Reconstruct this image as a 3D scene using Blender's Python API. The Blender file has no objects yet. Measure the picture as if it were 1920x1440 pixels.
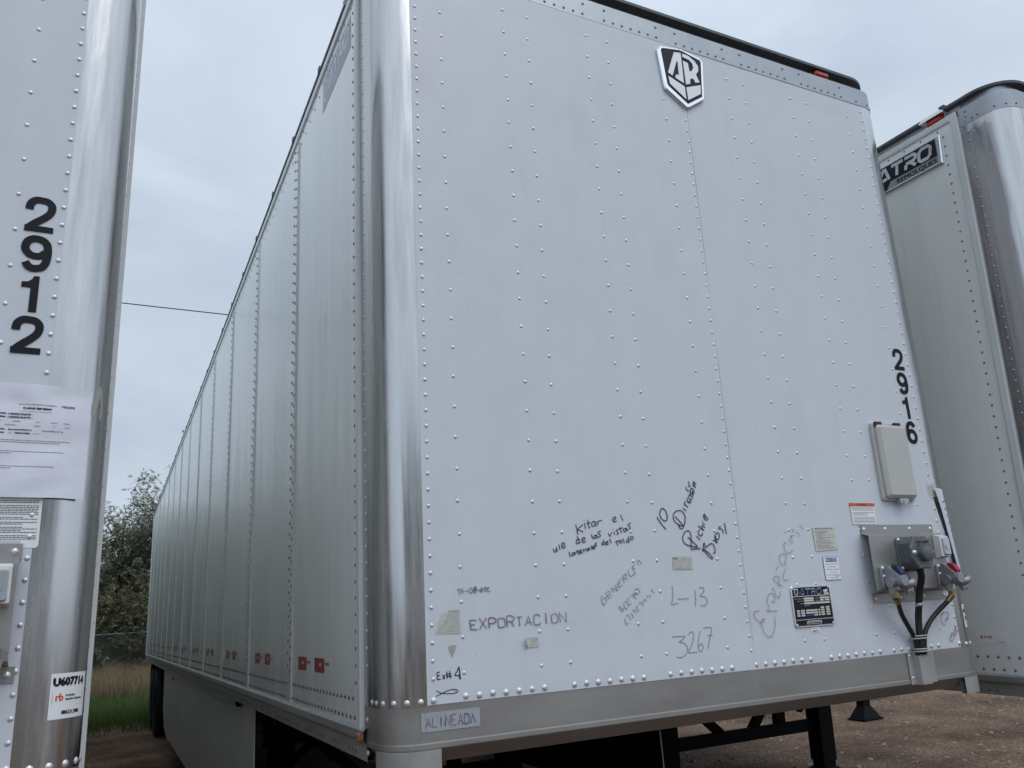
import bpy, math, random
from mathutils import Vector, Matrix, noise
R = math.radians
random.seed(7)
scene = bpy.context.scene
COL = scene.collection

# ------------------------------------------------------------ camera
cam_d = bpy.data.cameras.new('camera')
cam = bpy.data.objects.new('camera', cam_d)
COL.objects.link(cam)
scene.camera = cam
CAM = Vector((-0.71432, -2.33551, 1.53405))
yaw, pitch, roll = 0.479104, 0.255867, -0.060824
fwd = Vector((math.sin(yaw)*math.cos(pitch), math.cos(yaw)*math.cos(pitch), math.sin(pitch)))
r0 = Vector((math.cos(yaw), -math.sin(yaw), 0)); u0 = r0.cross(fwd)
rt = math.cos(roll)*r0 + math.sin(roll)*u0
up = -math.sin(roll)*r0 + math.cos(roll)*u0
cam.matrix_world = Matrix(((rt.x, up.x, -fwd.x, CAM.x), (rt.y, up.y, -fwd.y, CAM.y), (rt.z, up.z, -fwd.z, CAM.z), (0, 0, 0, 1)))
cam_d.sensor_width = 36.0
cam_d.lens = 28.453
cam_d.shift_x = -0.01514
cam_d.shift_y = 0.01828
cam_d.clip_start = 0.05
cam_d.clip_end = 3000

# ------------------------------------------------------------ light
SUN_EL, SUN_AZ = R(58), R(160)        # azimuth measured clockwise from +Y
world = bpy.data.worlds.new('World')
scene.world = world
world.use_nodes = True
nt = world.node_tree; N = nt.nodes; L = nt.links
N.clear()
out = N.new('ShaderNodeOutputWorld')
sky = N.new('ShaderNodeTexSky'); sky.sky_type = 'NISHITA'; sky.sun_disc = False
sky.sun_elevation = SUN_EL; sky.sun_rotation = SUN_AZ; sky.dust_density = 3.0
bg1 = N.new('ShaderNodeBackground'); bg1.inputs[1].default_value = 0.09
L.new(sky.outputs[0], bg1.inputs[0])
tc = N.new('ShaderNodeTexCoord')
sep = N.new('ShaderNodeSeparateXYZ'); L.new(tc.outputs['Generated'], sep.inputs[0])
mp = N.new('ShaderNodeMapping'); mp.inputs['Scale'].default_value = (1.0, 1.0, 2.6); mp.inputs['Location'].default_value = (0.4, 0.2, 0)
L.new(tc.outputs['Generated'], mp.inputs[0])
n1 = N.new('ShaderNodeTexNoise'); n1.inputs['Scale'].default_value = 2.6; n1.inputs['Detail'].default_value = 7; n1.inputs['Roughness'].default_value = 0.5
n1.inputs['Distortion'].default_value = 0.5
L.new(mp.outputs[0], n1.inputs['Vector'])
cr = N.new('ShaderNodeValToRGB'); L.new(n1.outputs['Fac'], cr.inputs[0])
cr.color_ramp.elements[0].position = 0.31; cr.color_ramp.elements[0].color = (0.50, 0.59, 0.715, 1)
cr.color_ramp.elements[1].position = 0.69; cr.color_ramp.elements[1].color = (0.68, 0.77, 0.89, 1)
hz = N.new('ShaderNodeValToRGB'); L.new(sep.outputs[2], hz.inputs[0])
e = hz.color_ramp.elements
e[0].position = 0.0; e[0].color = (0.90, 0.92, 0.92, 1)
e[1].position = 1.0; e[1].color = (1.12, 1.10, 1.08, 1)
k = e.new(0.14); k.color = (1.0, 1.0, 0.99, 1)
k = e.new(0.34); k.color = (0.90, 0.91, 0.92, 1)
k = e.new(0.60); k.color = (1.10, 1.10, 1.09, 1)
mul = N.new('ShaderNodeMixRGB'); mul.blend_type = 'MULTIPLY'; mul.inputs[0].default_value = 1
L.new(cr.outputs[0], mul.inputs[1]); L.new(hz.outputs[0], mul.inputs[2])
# unseen sky behind the camera brightened over ahead (+Y) to light front walls
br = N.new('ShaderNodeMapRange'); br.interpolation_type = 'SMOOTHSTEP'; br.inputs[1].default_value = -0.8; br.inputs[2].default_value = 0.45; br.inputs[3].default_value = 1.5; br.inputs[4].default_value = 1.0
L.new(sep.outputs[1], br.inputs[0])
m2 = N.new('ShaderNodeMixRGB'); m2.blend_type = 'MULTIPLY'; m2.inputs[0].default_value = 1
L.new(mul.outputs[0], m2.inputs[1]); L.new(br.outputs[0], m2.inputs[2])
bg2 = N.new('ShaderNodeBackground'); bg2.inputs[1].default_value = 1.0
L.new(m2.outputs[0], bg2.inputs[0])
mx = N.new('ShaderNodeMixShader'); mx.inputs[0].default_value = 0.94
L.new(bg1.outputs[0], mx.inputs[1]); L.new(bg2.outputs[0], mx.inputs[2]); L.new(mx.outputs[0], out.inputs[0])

sd = bpy.data.lights.new('sun', 'SUN'); sd.energy = 0.8; sd.angle = R(35); sd.color = (1, 0.97, 0.93)
so = bpy.data.objects.new('sun', sd); COL.objects.link(so)
d = Vector((math.sin(SUN_AZ)*math.cos(SUN_EL), math.cos(SUN_AZ)*math.cos(SUN_EL), math.sin(SUN_EL)))
so.rotation_euler = (-d).to_track_quat('-Z', 'Y').to_euler()
scene.view_settings.view_transform = 'Standard'
scene.view_settings.look = 'None'
scene.view_settings.exposure = 0.0
scene.view_settings.gamma = 1.0

# ------------------------------------------------------------ materials
def mat(name, col, rough=0.5, metal=0.0, var=0.0, vscale=3.0, bump=0.0, bscale=20.0, stretch=(1, 1, 1), rvar=0.0, col2=None, spec=0.5, fine=0.0):
    m = bpy.data.materials.new(name); m.use_nodes = True
    t = m.node_tree; b = t.nodes['Principled BSDF']
    b.inputs['Base Color'].default_value = (*col, 1); b.inputs['Roughness'].default_value = rough
    b.inputs['Metallic'].default_value = metal; b.inputs['Specular IOR Level'].default_value = spec
    c = t.nodes.new('ShaderNodeTexCoord'); mpn = t.nodes.new('ShaderNodeMapping'); mpn.inputs['Scale'].default_value = stretch
    t.links.new(c.outputs['Object'], mpn.inputs[0])
    n = t.nodes.new('ShaderNodeTexNoise'); n.inputs['Scale'].default_value = vscale; n.inputs['Detail'].default_value = 8; n.inputs['Roughness'].default_value = 0.6
    t.links.new(mpn.outputs[0], n.inputs['Vector'])
    if var > 0 or col2:
        r = t.nodes.new('ShaderNodeValToRGB'); r.color_ramp.elements[0].position = 0.35; r.color_ramp.elements[1].position = 0.7
        c2 = col2 if col2 else tuple(x*(1-var) for x in col)
        r.color_ramp.elements[0].color = (*c2, 1); r.color_ramp.elements[1].color = (*col, 1)
        t.links.new(n.outputs['Fac'], r.inputs[0]); t.links.new(r.outputs[0], b.inputs['Base Color'])
    if rvar > 0:
        mr = t.nodes.new('ShaderNodeMapRange'); mr.inputs[1].default_value = 0.3; mr.inputs[2].default_value = 0.7
        mr.inputs[3].default_value = rough-rvar; mr.inputs[4].default_value = rough+rvar
        t.links.new(n.outputs['Fac'], mr.inputs[0]); t.links.new(mr.outputs[0], b.inputs['Roughness'])
    if bump > 0:
        n2 = t.nodes.new('ShaderNodeTexNoise'); n2.inputs['Scale'].default_value = bscale; n2.inputs['Detail'].default_value = 5
        t.links.new(mpn.outputs[0], n2.inputs['Vector'])
        bp = t.nodes.new('ShaderNodeBump'); bp.inputs['Strength'].default_value = 1.0; bp.inputs['Distance'].default_value = bump
        t.links.new(n2.outputs['Fac'], bp.inputs['Height']); t.links.new(bp.outputs[0], b.inputs['Normal'])
        if fine > 0:
            n3 = t.nodes.new('ShaderNodeTexNoise'); n3.inputs['Scale'].default_value = 260; n3.inputs['Detail'].default_value = 2
            t.links.new(c.outputs['Object'], n3.inputs['Vector'])
            b2 = t.nodes.new('ShaderNodeBump'); b2.inputs['Distance'].default_value = fine
            t.links.new(n3.outputs['Fac'], b2.inputs['Height']); t.links.new(bp.outputs[0], b2.inputs['Normal']); t.links.new(b2.outputs[0], b.inputs['Normal'])
    return m

M = {}
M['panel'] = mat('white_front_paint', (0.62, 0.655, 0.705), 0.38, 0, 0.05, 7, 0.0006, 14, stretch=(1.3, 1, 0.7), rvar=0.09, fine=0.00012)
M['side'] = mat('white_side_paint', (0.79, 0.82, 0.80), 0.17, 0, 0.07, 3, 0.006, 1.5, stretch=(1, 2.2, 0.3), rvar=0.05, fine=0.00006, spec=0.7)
M['flange'] = mat('pale_batten_paint', (0.66, 0.68, 0.68), 0.3, 0, 0.1, 12, 0.0006, 9, stretch=(1, 1, 0.2))
M['rivet'] = mat('rivet_metal', (0.70, 0.70, 0.72), 0.42, 0.6)
M['rivet_dark'] = mat('weathered_rivet_metal', (0.20, 0.21, 0.22), 0.42, 0.6)
M['steel'] = mat('polished_corner_metal', (0.58, 0.575, 0.57), 0.22, 1.0, 0.24, 5, 0.0006, 6, stretch=(6, 6, 0.45), rvar=0.12)
M['steel_worn'] = None
M['band'] = mat('top_band_metal', (0.40, 0.43, 0.46), 0.42, 0.7, 0.2, 7, 0.0015, 9, rvar=0.1)
M['rail'] = mat('dull_rail_metal', (0.34, 0.325, 0.305), 0.48, 0.6, 0.2, 5, 0.0012, 6, stretch=(0.5, 0.5, 2.0), rvar=0.08)
M['siderail'] = mat('grimy_rail_metal', (0.48, 0.48, 0.465), 0.42, 0.5, 0.35, 6, 0.001, 8, stretch=(1, 0.4, 2), rvar=0.1)
M['roof'] = mat('dark_roof_edge', (0.10, 0.105, 0.115), 0.6, 0.2, 0.3, 9, 0.001, 30)
M['recess'] = mat('roof_recess_metal', (0.12, 0.125, 0.13), 0.6, 0.3)
M['black'] = mat('black_chassis_paint', (0.006, 0.006, 0.008), 0.75, 0, 0.3, 12, 0.0008, 30, spec=0.15)
M['tyre'] = mat('tyre_rubber', (0.014, 0.014, 0.015), 0.7, 0, 0.3, 30, 0.001, 60)
M['rim'] = mat('wheel_rim_metal', (0.5, 0.5, 0.5), 0.4, 0.9)
M['skirt'] = mat('skirt_paint', (0.66, 0.67, 0.66), 0.35, 0, 0.2, 3, 0.003, 2, rvar=0.08)
M['ink'] = mat('black_vinyl', (0.009, 0.011, 0.014), 0.55, spec=0.2)
M['marker'] = mat('dark_marker_ink', (0.02, 0.012, 0.035), 0.5)
M['brown_ink'] = mat('brown_marker_ink', (0.07, 0.035, 0.06), 0.6, 0, 0, col2=(0.30, 0.26, 0.31), vscale=45)
M['faint_ink'] = mat('faded_marker_ink', (0.13, 0.12, 0.14), 0.6, 0, 0, col2=(0.42, 0.44, 0.47), vscale=60)
M['pencil_ink'] = mat('thin_grey_ink', (0.15, 0.155, 0.18), 0.6)
M['red_ink'] = mat('dark_red_ink', (0.17, 0.03, 0.05), 0.6, 0, 0, col2=(0.4, 0.3, 0.33), vscale=60)
M['paper'] = mat('white_paper', (0.74, 0.76, 0.84), 0.6, 0, 0.04, 12, 0.002, 18)
M['sticker'] = mat('white_sticker', (0.80, 0.81, 0.82), 0.35)
M['old_paper'] = mat('aged_paper', (0.60, 0.60, 0.54), 0.7, 0, 0.2, 60, 0.0006, 120)
M['cream'] = mat('cream_label', (0.60, 0.60, 0.54), 0.5, 0, 0.06, 30)
M['stain'] = mat('glue_stain', (0.42, 0.41, 0.38), 0.6, 0, 0.2, 80)
M['print'] = mat('fine_print_ink', (0.09, 0.09, 0.10), 0.6)
M['greyprint'] = mat('grey_print_ink', (0.22, 0.23, 0.26), 0.6)
M['orange'] = mat('warning_orange', (0.62, 0.085, 0.03), 0.45)
M['blue'] = mat('label_blue', (0.025, 0.05, 0.20), 0.4)
M['chrome'] = mat('bright_chrome', (0.78, 0.79, 0.80), 0.22, 1.0, 0.05, 20)
M['brightface'] = mat('brushed_silver_face', (0.82, 0.84, 0.86), 0.4, 0.1, 0.05, 30)
M['badge'] = mat('badge_black', (0.012, 0.014, 0.02), 0.5, spec=0.2)
M['box'] = mat('grey_plastic_box', (0.50, 0.50, 0.47), 0.4, 0, 0.05, 8)
M['brown'] = mat('rusty_hinge', (0.09, 0.055, 0.05), 0.6)
M['brown_stain'] = mat('brown_corner_stain', (0.30, 0.25, 0.18), 0.6, 0, 0.3, 60)
M['plate'] = mat('bracket_metal', (0.37, 0.36, 0.345), 0.45, 0.6, 0.15, 9, 0.0006, 30, rvar=0.08)
M['socket'] = mat('slate_grey_paint', (0.12, 0.135, 0.14), 0.42, 0.1, 0.15, 30)
M['cast'] = mat('cast_aluminium', (0.33, 0.345, 0.36), 0.45, 0.5, 0.2, 60, 0.0004, 150)
M['redp'] = mat('red_lever', (0.32, 0.015, 0.03), 0.4)
M['bluep'] = mat('blue_lever', (0.008, 0.018, 0.07), 0.4)
M['rubber'] = mat('black_rubber_hose', (0.012, 0.012, 0.012), 0.45, 0, 0.2, 40)
M['brass'] = mat('brass_fitting', (0.34, 0.26, 0.12), 0.4, 0.9)
M['whitep'] = mat('white_plastic', (0.68, 0.69, 0.68), 0.35)
M['lens'] = mat('clear_lens', (0.42, 0.45, 0.47), 0.15, 0.3)
M['redlens'] = mat('red_lamp_lens', (0.40, 0.035, 0.015), 0.25)
M['amber'] = mat('orange_lamp_lens', (0.50, 0.10, 0.03), 0.25)
M['redtape'] = mat('red_reflective_tape', (0.42, 0.022, 0.03), 0.3, 0, 0, col2=(0.25, 0.02, 0.022), vscale=60)
M['greydecal'] = mat('grey_decal', (0.22, 0.245, 0.28), 0.3)
M['paledecal'] = mat('pale_decal', (0.52, 0.56, 0.60), 0.3)
M['tag'] = mat('brushed_tag', (0.42, 0.46, 0.50), 0.4, 0.3, 0.1, 50)
M['shoe'] = mat('scuffed_shoe_metal', (0.40, 0.395, 0.385), 0.5, 0.35, 0.2, 14, 0.001, 20)
M['seam'] = mat('seam_sealant', (0.50, 0.53, 0.56), 0.6)
M['badgestrip'] = mat('dull_badge_strip', (0.30, 0.32, 0.33), 0.35, 0.7)
M['zip'] = mat('zip_tie_plastic', (0.42, 0.42, 0.44), 0.5)
M['greenpipe'] = mat('green_pipe_paint', (0.085, 0.15, 0.125), 0.5)
M['wire'] = mat('fence_wire', (0.20, 0.22, 0.20), 0.5, 0.5)
M['cable'] = mat('cable_sheath', (0.03, 0.03, 0.035), 0.6)
M['wood'] = mat('pole_wood', (0.13, 0.09, 0.06), 0.8, 0, 0.3, 8, 0.004, 30, stretch=(4, 4, 0.3))
M['bark'] = mat('tree_bark', (0.065, 0.05, 0.038), 0.9, 0, 0.4, 12, 0.01, 30)

def add_dirt(m, streak=0.045, speck=0.35):
    t = m.node_tree; b = t.nodes['Principled BSDF']; c = t.nodes.new('ShaderNodeTexCoord')
    def layer(scale, stretch, lo, hi, amt, colr):
        mpn = t.nodes.new('ShaderNodeMapping'); mpn.inputs['Scale'].default_value = stretch; t.links.new(c.outputs['Object'], mpn.inputs[0])
        n = t.nodes.new('ShaderNodeTexNoise'); n.inputs['Scale'].default_value = scale; n.inputs['Detail'].default_value = 4
        t.links.new(mpn.outputs[0], n.inputs['Vector'])
        r = t.nodes.new('ShaderNodeMapRange'); r.inputs[1].default_value = lo; r.inputs[2].default_value = hi; r.inputs[4].default_value = amt
        t.links.new(n.outputs['Fac'], r.inputs[0])
        mx_ = t.nodes.new('ShaderNodeMixRGB'); mx_.inputs[2].default_value = (*colr, 1); t.links.new(r.outputs[0], mx_.inputs[0])
        lk = b.inputs['Base Color'].links
        if lk: t.links.new(lk[0].from_socket, mx_.inputs[1])
        else: mx_.inputs[1].default_value = b.inputs['Base Color'].default_value
        t.links.new(mx_.outputs[0], b.inputs['Base Color'])
    layer(7, (4, 4, 0.3), 0.52, 0.75, streak*4, (0.36, 0.36, 0.34))      # rain streaks
    layer(46, (1, 1, 1), 0.70, 0.76, speck, (0.25, 0.24, 0.22))           # specks
    layer(3.2, (1, 1, 0.8), 0.58, 0.75, 0.16, (0.40, 0.40, 0.38))         # rubbed, dusty patches
add_dirt(M['panel'], 0.016, 0.3); add_dirt(M['side'], 0.03, 0.2); add_dirt(M['rail'], 0.06, 0.7); add_dirt(M['skirt'], 0.05, 0.4); add_dirt(M['flange'], 0.05, 0.4); add_dirt(M['box'], 0.02, 0.3); add_dirt(M['band'], 0.06, 0.5)

def worn_steel():
    m = M['steel'].copy(); m.name = 'stained_corner_metal'
    t = m.node_tree; b = t.nodes['Principled BSDF']
    c = t.nodes.new('ShaderNodeTexCoord'); s = t.nodes.new('ShaderNodeSeparateXYZ'); t.links.new(c.outputs['Object'], s.inputs[0])
    n = t.nodes.new('ShaderNodeTexNoise'); n.inputs['Scale'].default_value = 1.5; n.inputs['Detail'].default_value = 3
    mpn = t.nodes.new('ShaderNodeMapping'); mpn.inputs['Scale'].default_value = (0.4, 0.4, 1.0)
    t.links.new(c.outputs['Object'], mpn.inputs[0]); t.links.new(mpn.outputs[0], n.inputs['Vector'])
    # grimy film from the rivet line out to an uneven edge part way round the corner
    a = t.nodes.new('ShaderNodeMath'); a.operation = 'MULTIPLY_ADD'; a.inputs[1].default_value = 0.22; a.inputs[2].default_value = -0.03
    t.links.new(n.outputs['Fac'], a.inputs[0])
    df = t.nodes.new('ShaderNodeMath'); df.operation = 'SUBTRACT'
    t.links.new(s.outputs[1], df.inputs[0]); t.links.new(a.outputs[0], df.inputs[1])
    g = t.nodes.new('ShaderNodeMapRange'); g.inputs[1].default_value = -0.003; g.inputs[2].default_value = 0.010
    t.links.new(df.outputs[0], g.inputs[0])
    z = t.nodes.new('ShaderNodeMath'); z.operation = 'LESS_THAN'
    n4 = t.nodes.new('ShaderNodeTexNoise'); n4.inputs['Scale'].default_value = 14
    t.links.new(c.outputs['Object'], n4.inputs['Vector'])
    zz = t.nodes.new('ShaderNodeMath'); zz.operation = 'MULTIPLY_ADD'; zz.inputs[1].default_value = 0.12; zz.inputs[2].default_value = 3.77
    t.links.new(n4.outputs['Fac'], zz.inputs[0]); t.links.new(s.outputs[2], z.inputs[0]); t.links.new(zz.outputs[0], z.inputs[1])
    f = t.nodes.new('ShaderNodeMath'); f.operation = 'MULTIPLY'; t.links.new(g.outputs[0], f.inputs[0]); t.links.new(z.outputs[0], f.inputs[1])
    mixc = t.nodes.new('ShaderNodeMixRGB'); mixc.inputs[2].default_value = (0.37, 0.355, 0.35, 1)
    t.links.new(f.outputs[0], mixc.inputs[0])
    src = b.inputs['Base Color'].links[0].from_socket; t.links.new(src, mixc.inputs[1]); t.links.new(mixc.outputs[0], b.inputs['Base Color'])
    return m
M['steel_worn'] = worn_steel()

def leaf_mat(name, a, b_, thin=True):
    m = bpy.data.materials.new(name); m.use_nodes = True
    t = m.node_tree; b = t.nodes['Principled BSDF']
    g = t.nodes.new('ShaderNodeNewGeometry')
    r = t.nodes.new('ShaderNodeValToRGB'); r.color_ramp.elements[0].color = (*a, 1); r.color_ramp.elements[1].color = (*b_, 1)
    t.links.new(g.outputs['Random Per Island'], r.inputs[0]); t.links.new(r.outputs[0], b.inputs['Base Color'])
    b.inputs['Roughness'].default_value = 0.65
    if thin:      # light passes through a leaf
        tr = t.nodes.new('ShaderNodeBsdfTranslucent'); t.links.new(r.outputs[0], tr.inputs[0])
        mxs = t.nodes.new('ShaderNodeMixShader'); mxs.inputs[0].default_value = 0.5
        t.links.new(b.outputs[0], mxs.inputs[1]); t.links.new(tr.outputs[0], mxs.inputs[2]); t.links.new(mxs.outputs[0], t.nodes['Material Output'].inputs[0])
    return m
M['leaf'] = leaf_mat('mesquite_leaf', (0.15, 0.17, 0.11), (0.38, 0.41, 0.28))
M['bushleaf'] = leaf_mat('shrub_leaf', (0.14, 0.145, 0.09), (0.36, 0.36, 0.24))
M['grass'] = leaf_mat('green_grass', (0.05, 0.095, 0.022), (0.12, 0.19, 0.05))
M['drygrass'] = leaf_mat('dry_grass', (0.16, 0.125, 0.07), (0.34, 0.27, 0.16))

def ground_mat():
    m = bpy.data.materials.new('brown_dirt'); m.use_nodes = True
    t = m.node_tree; b = t.nodes['Principled BSDF']; b.inputs['Roughness'].default_value = 0.95
    b.inputs['Specular IOR Level'].default_value = 0.2
    c = t.nodes.new('ShaderNodeTexCoord')
    n = t.nodes.new('ShaderNodeTexNoise'); n.inputs['Scale'].default_value = 0.9; n.inputs['Detail'].default_value = 10; n.inputs['Roughness'].default_value = 0.65
    t.links.new(c.outputs['Object'], n.inputs['Vector'])
    r = t.nodes.new('ShaderNodeValToRGB'); r.color_ramp.elements[0].position = 0.35; r.color_ramp.elements[1].position = 0.68
    r.color_ramp.elements[0].color = (0.085, 0.055, 0.038, 1); r.color_ramp.elements[1].color = (0.25, 0.175, 0.122, 1)
    t.links.new(n.outputs['Fac'], r.inputs[0])
    v = t.nodes.new('ShaderNodeTexNoise'); v.inputs['Scale'].default_value = 34; v.inputs['Detail'].default_value = 6
    t.links.new(c.outputs['Object'], v.inputs['Vector'])
    r2 = t.nodes.new('ShaderNodeValToRGB'); r2.color_ramp.elements[0].position = 0.36; r2.color_ramp.elements[1].position = 0.66
    r2.color_ramp.elements[0].color = (0.55, 0.55, 0.55, 1); r2.color_ramp.elements[1].color = (1.45, 1.42, 1.38, 1)
    t.links.new(v.outputs['Fac'], r2.inputs[0])
    mm = t.nodes.new('ShaderNodeMixRGB'); mm.blend_type = 'MULTIPLY'; mm.inputs[0].default_value = 1
    t.links.new(r.outputs[0], mm.inputs[1]); t.links.new(r2.outputs[0], mm.inputs[2]); t.links.new(mm.outputs[0], b.inputs['Base Color'])
    bp = t.nodes.new('ShaderNodeBump'); bp.inputs['Distance'].default_value = 0.03
    t.links.new(v.outputs['Fac'], bp.inputs['Height']); t.links.new(bp.outputs[0], b.inputs['Normal'])
    return m
M['ground'] = ground_mat()
M['stone'] = leaf_mat('gravel_stone', (0.09, 0.065, 0.05), (0.33, 0.26, 0.20), thin=False)

# ------------------------------------------------------------ mesh helpers
class MB:
    def __init__(s): s.v = []; s.f = []; s.m = []; s.s = []
    def add(s, vs, fs, mi=0, smooth=False):
        o = len(s.v); s.v.extend(vs)
        for f in fs: s.f.append(tuple(o+i for i in f)); s.m.append(mi); s.s.append(smooth)
    def box(s, x0, x1, y0, y1, z0, z1, mi=0):
        if x0 > x1: x0, x1 = x1, x0
        if y0 > y1: y0, y1 = y1, y0
        if z0 > z1: z0, z1 = z1, z0
        s.add([(x0,y0,z0),(x1,y0,z0),(x1,y1,z0),(x0,y1,z0),(x0,y0,z1),(x1,y0,z1),(x1,y1,z1),(x0,y1,z1)],
              [(0,3,2,1),(4,5,6,7),(0,1,5,4),(1,2,6,5),(2,3,7,6),(3,0,4,7)], mi)
    def prism(s, pts, mp, d0, d1, mi=0):     # outline in (u,v), extruded from depth d0 to d1 (d1 outermost)
        n = len(pts)
        a = [mp(u, v, d0) for u, v in pts]; b = [mp(u, v, d1) for u, v in pts]
        s.add(a+b, [tuple(range(n, 2*n)), tuple(range(n-1, -1, -1))]+[(i, (i+1) % n, n+(i+1) % n, n+i) for i in range(n)], mi)
    def bevel_prism(s, pts, mp, d0, d1, ins, mi=0):   # prism with a chamfered outer rim
        n = len(pts); cx = sum(p[0] for p in pts)/n; cy = sum(p[1] for p in pts)/n
        q = []
        for i in range(n):
            p0, p1, p2 = Vector(pts[i-1]), Vector(pts[i]), Vector(pts[(i+1) % n])
            t1 = (p1-p0).normalized(); t2 = (p2-p1).normalized()
            nn = Vector((-(t1.y+t2.y), t1.x+t2.x))
            if nn.length < 1e-6: nn = Vector((-t1.y, t1.x))
            nn.normalize()
            if nn.dot(Vector((cx, cy))-p1) < 0: nn = -nn
            q.append((p1.x+nn.x*ins, p1.y+nn.y*ins))
        a = [mp(u, v, d0) for u, v in pts]; b = [mp(u, v, d1-ins) for u, v in pts]; c = [mp(u, v, d1) for u, v in q]
        fs = [tuple(range(2*n, 3*n)), tuple(range(n-1, -1, -1))]
        for i in range(n):
            j = (i+1) % n
            fs += [(i, j, n+j, n+i), (n+i, n+j, 2*n+j, 2*n+i)]
        s.add(a+b+c, fs, mi)
    def dome(s, p, nrm, r, h=None, mi=1, seg=8, rings=2):
        h = h or r*0.55
        n = Vector(nrm).normalized(); a = n.orthogonal().normalized(); b = n.cross(a); p = Vector(p)
        vs = []; fs = []
        for k in range(rings):
            t = k/rings*math.pi/2
            for i in range(seg):
                g = 2*math.pi*i/seg
                vs.append(tuple(p+(a*math.cos(g)+b*math.sin(g))*r*math.cos(t)+n*h*math.sin(t)))
        vs.append(tuple(p+n*h))
        for k in range(rings-1):
            for i in range(seg):
                j = (i+1) % seg
                fs.append((k*seg+i, k*seg+j, (k+1)*seg+j, (k+1)*seg+i))
        for i in range(seg): fs.append(((rings-1)*seg+i, (rings-1)*seg+(i+1) % seg, rings*seg))
        s.add(vs, fs, mi, True)
    def cyl(s, p0, p1, r0, r1=None, seg=16, mi=0, smooth=True, caps=True):
        r1 = r0 if r1 is None else r1
        p0 = Vector(p0); p1 = Vector(p1); n = (p1-p0).normalized(); a = n.orthogonal().normalized(); b = n.cross(a)
        A = [tuple(p0+(a*math.cos(2*math.pi*i/seg)+b*math.sin(2*math.pi*i/seg))*r0) for i in range(seg)]
        B = [tuple(p1+(a*math.cos(2*math.pi*i/seg)+b*math.sin(2*math.pi*i/seg))*r1) for i in range(seg)]
        s.add(A+B, [(i, (i+1) % seg, seg+(i+1) % seg, seg+i) for i in range(seg)], mi, smooth)
        if caps:
            s.add(A, [tuple(range(seg-1, -1, -1))], mi); s.add(B, [tuple(range(seg))], mi)
    def tube(s, pts, r, seg=10, mi=0, rr=None):
        P = [Vector(p) for p in pts]; vs = []; fs = []
        a = None
        for i, p in enumerate(P):
            t = (P[min(i+1, len(P)-1)]-P[max(i-1, 0)]).normalized()
            a = (t.orthogonal() if a is None else a-t*a.dot(t)).normalized(); b = t.cross(a)
            q = rr[i] if rr else r
            for k in range(seg):
                g = 2*math.pi*k/seg; vs.append(tuple(p+(a*math.cos(g)+b*math.sin(g))*q))
        for i in range(len(P)-1):
            for k in range(seg):
                j = (k+1) % seg; fs.append((i*seg+k, i*seg+j, (i+1)*seg+j, (i+1)*seg+k))
        fs.append(tuple(range(seg-1, -1, -1))); fs.append(tuple((len(P)-1)*seg+k for k in range(seg)))
        s.add(vs, fs, mi, True)
    def sweep(s, path, prof, mi=0, smooth=False):   # path (x,y,nx,ny), profile (outset,z)
        if smooth and len(prof) > 2:      # keep the profile's edges crisp
            for k in range(len(prof)-1): s.sweep(path, prof[k:k+2], mi, True)
            return
        vs = []; n = len(prof)
        for x, y, nx, ny in path:
            for o, z in prof: vs.append((x+nx*o, y+ny*o, z))
        fs = [(i*n+k, (i+1)*n+k, (i+1)*n+k+1, i*n+k+1) for i in range(len(path)-1) for k in range(n-1)]
        s.add(vs, fs, mi, smooth)
    def lathe(s, prof, c, axis, seg=32, mi=0):     # prof (radius, along)
        n = Vector(axis).normalized(); a = n.orthogonal().normalized(); b = n.cross(a); c = Vector(c)
        vs = []; m = len(prof)
        for i in range(seg):
            g = 2*math.pi*i/seg
            for r, h in prof: vs.append(tuple(c+(a*math.cos(g)+b*math.sin(g))*r+n*h))
        fs = [(i*m+k, ((i+1) % seg)*m+k, ((i+1) % seg)*m+k+1, i*m+k+1) for i in range(seg) for k in range(m-1)]
        s.add(vs, fs, mi, True)
    def ribbon(s, pts, w, mp, d, mi=0, ws=None):
        P = [Vector(p) for p in pts]
        Q = [P[0]]
        for p in P[1:]:
            if (p-Q[-1]).length > 1e-5: Q.append(p)
        P = Q
        if len(P) < 2: return
        A = []; B = []
        for i, p in enumerate(P):
            t1 = (p-P[i-1]).normalized() if i else (P[1]-p).normalized()
            t2 = (P[i+1]-p).normalized() if i < len(P)-1 else t1
            t = t1+t2
            t = t.normalized() if t.length > 0.2 else t1
            n = Vector((-t.y, t.x)); k = 1/max(0.55, abs(n.dot(Vector((-t1.y, t1.x)))))
            ww = (ws[i] if ws else w)/2*k
            A.append(p+n*ww); B.append(p-n*ww)
        m = len(P)
        s.add([mp(q.x, q.y, d+i*0.00002) for i, q in enumerate(A)]+[mp(q.x, q.y, d+i*0.00002) for i, q in enumerate(B)], [(i, i+1, m+i+1, m+i) for i in range(m-1)], mi)
    def build(s, name, mats, parent=None, key=None):
        me = bpy.data.meshes.new(name)
        me.from_pydata(s.v, [], s.f)
        for m in (mats if isinstance(mats, (list, tuple)) else [mats]): me.materials.append(m)
        me.polygons.foreach_set('material_index', s.m); me.polygons.foreach_set('use_smooth', s.s)
        me.update()
        o = bpy.data.objects.new(name, me); COL.objects.link(o)
        if parent: o.parent = parent
        return o

def empty(name, loc=(0, 0, 0), rot=(0, 0, 0)):
    o = bpy.data.objects.new(name, None); COL.objects.link(o); o.location = loc; o.rotation_euler = rot
    o.empty_display_size = 0.2
    return o
def tag(o, label=None, cat=None, group=None, kind=None):
    if label: o['label'] = label
    if cat: o['category'] = cat
    if group: o['group'] = group
    if kind: o['kind'] = kind
    return o

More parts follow.
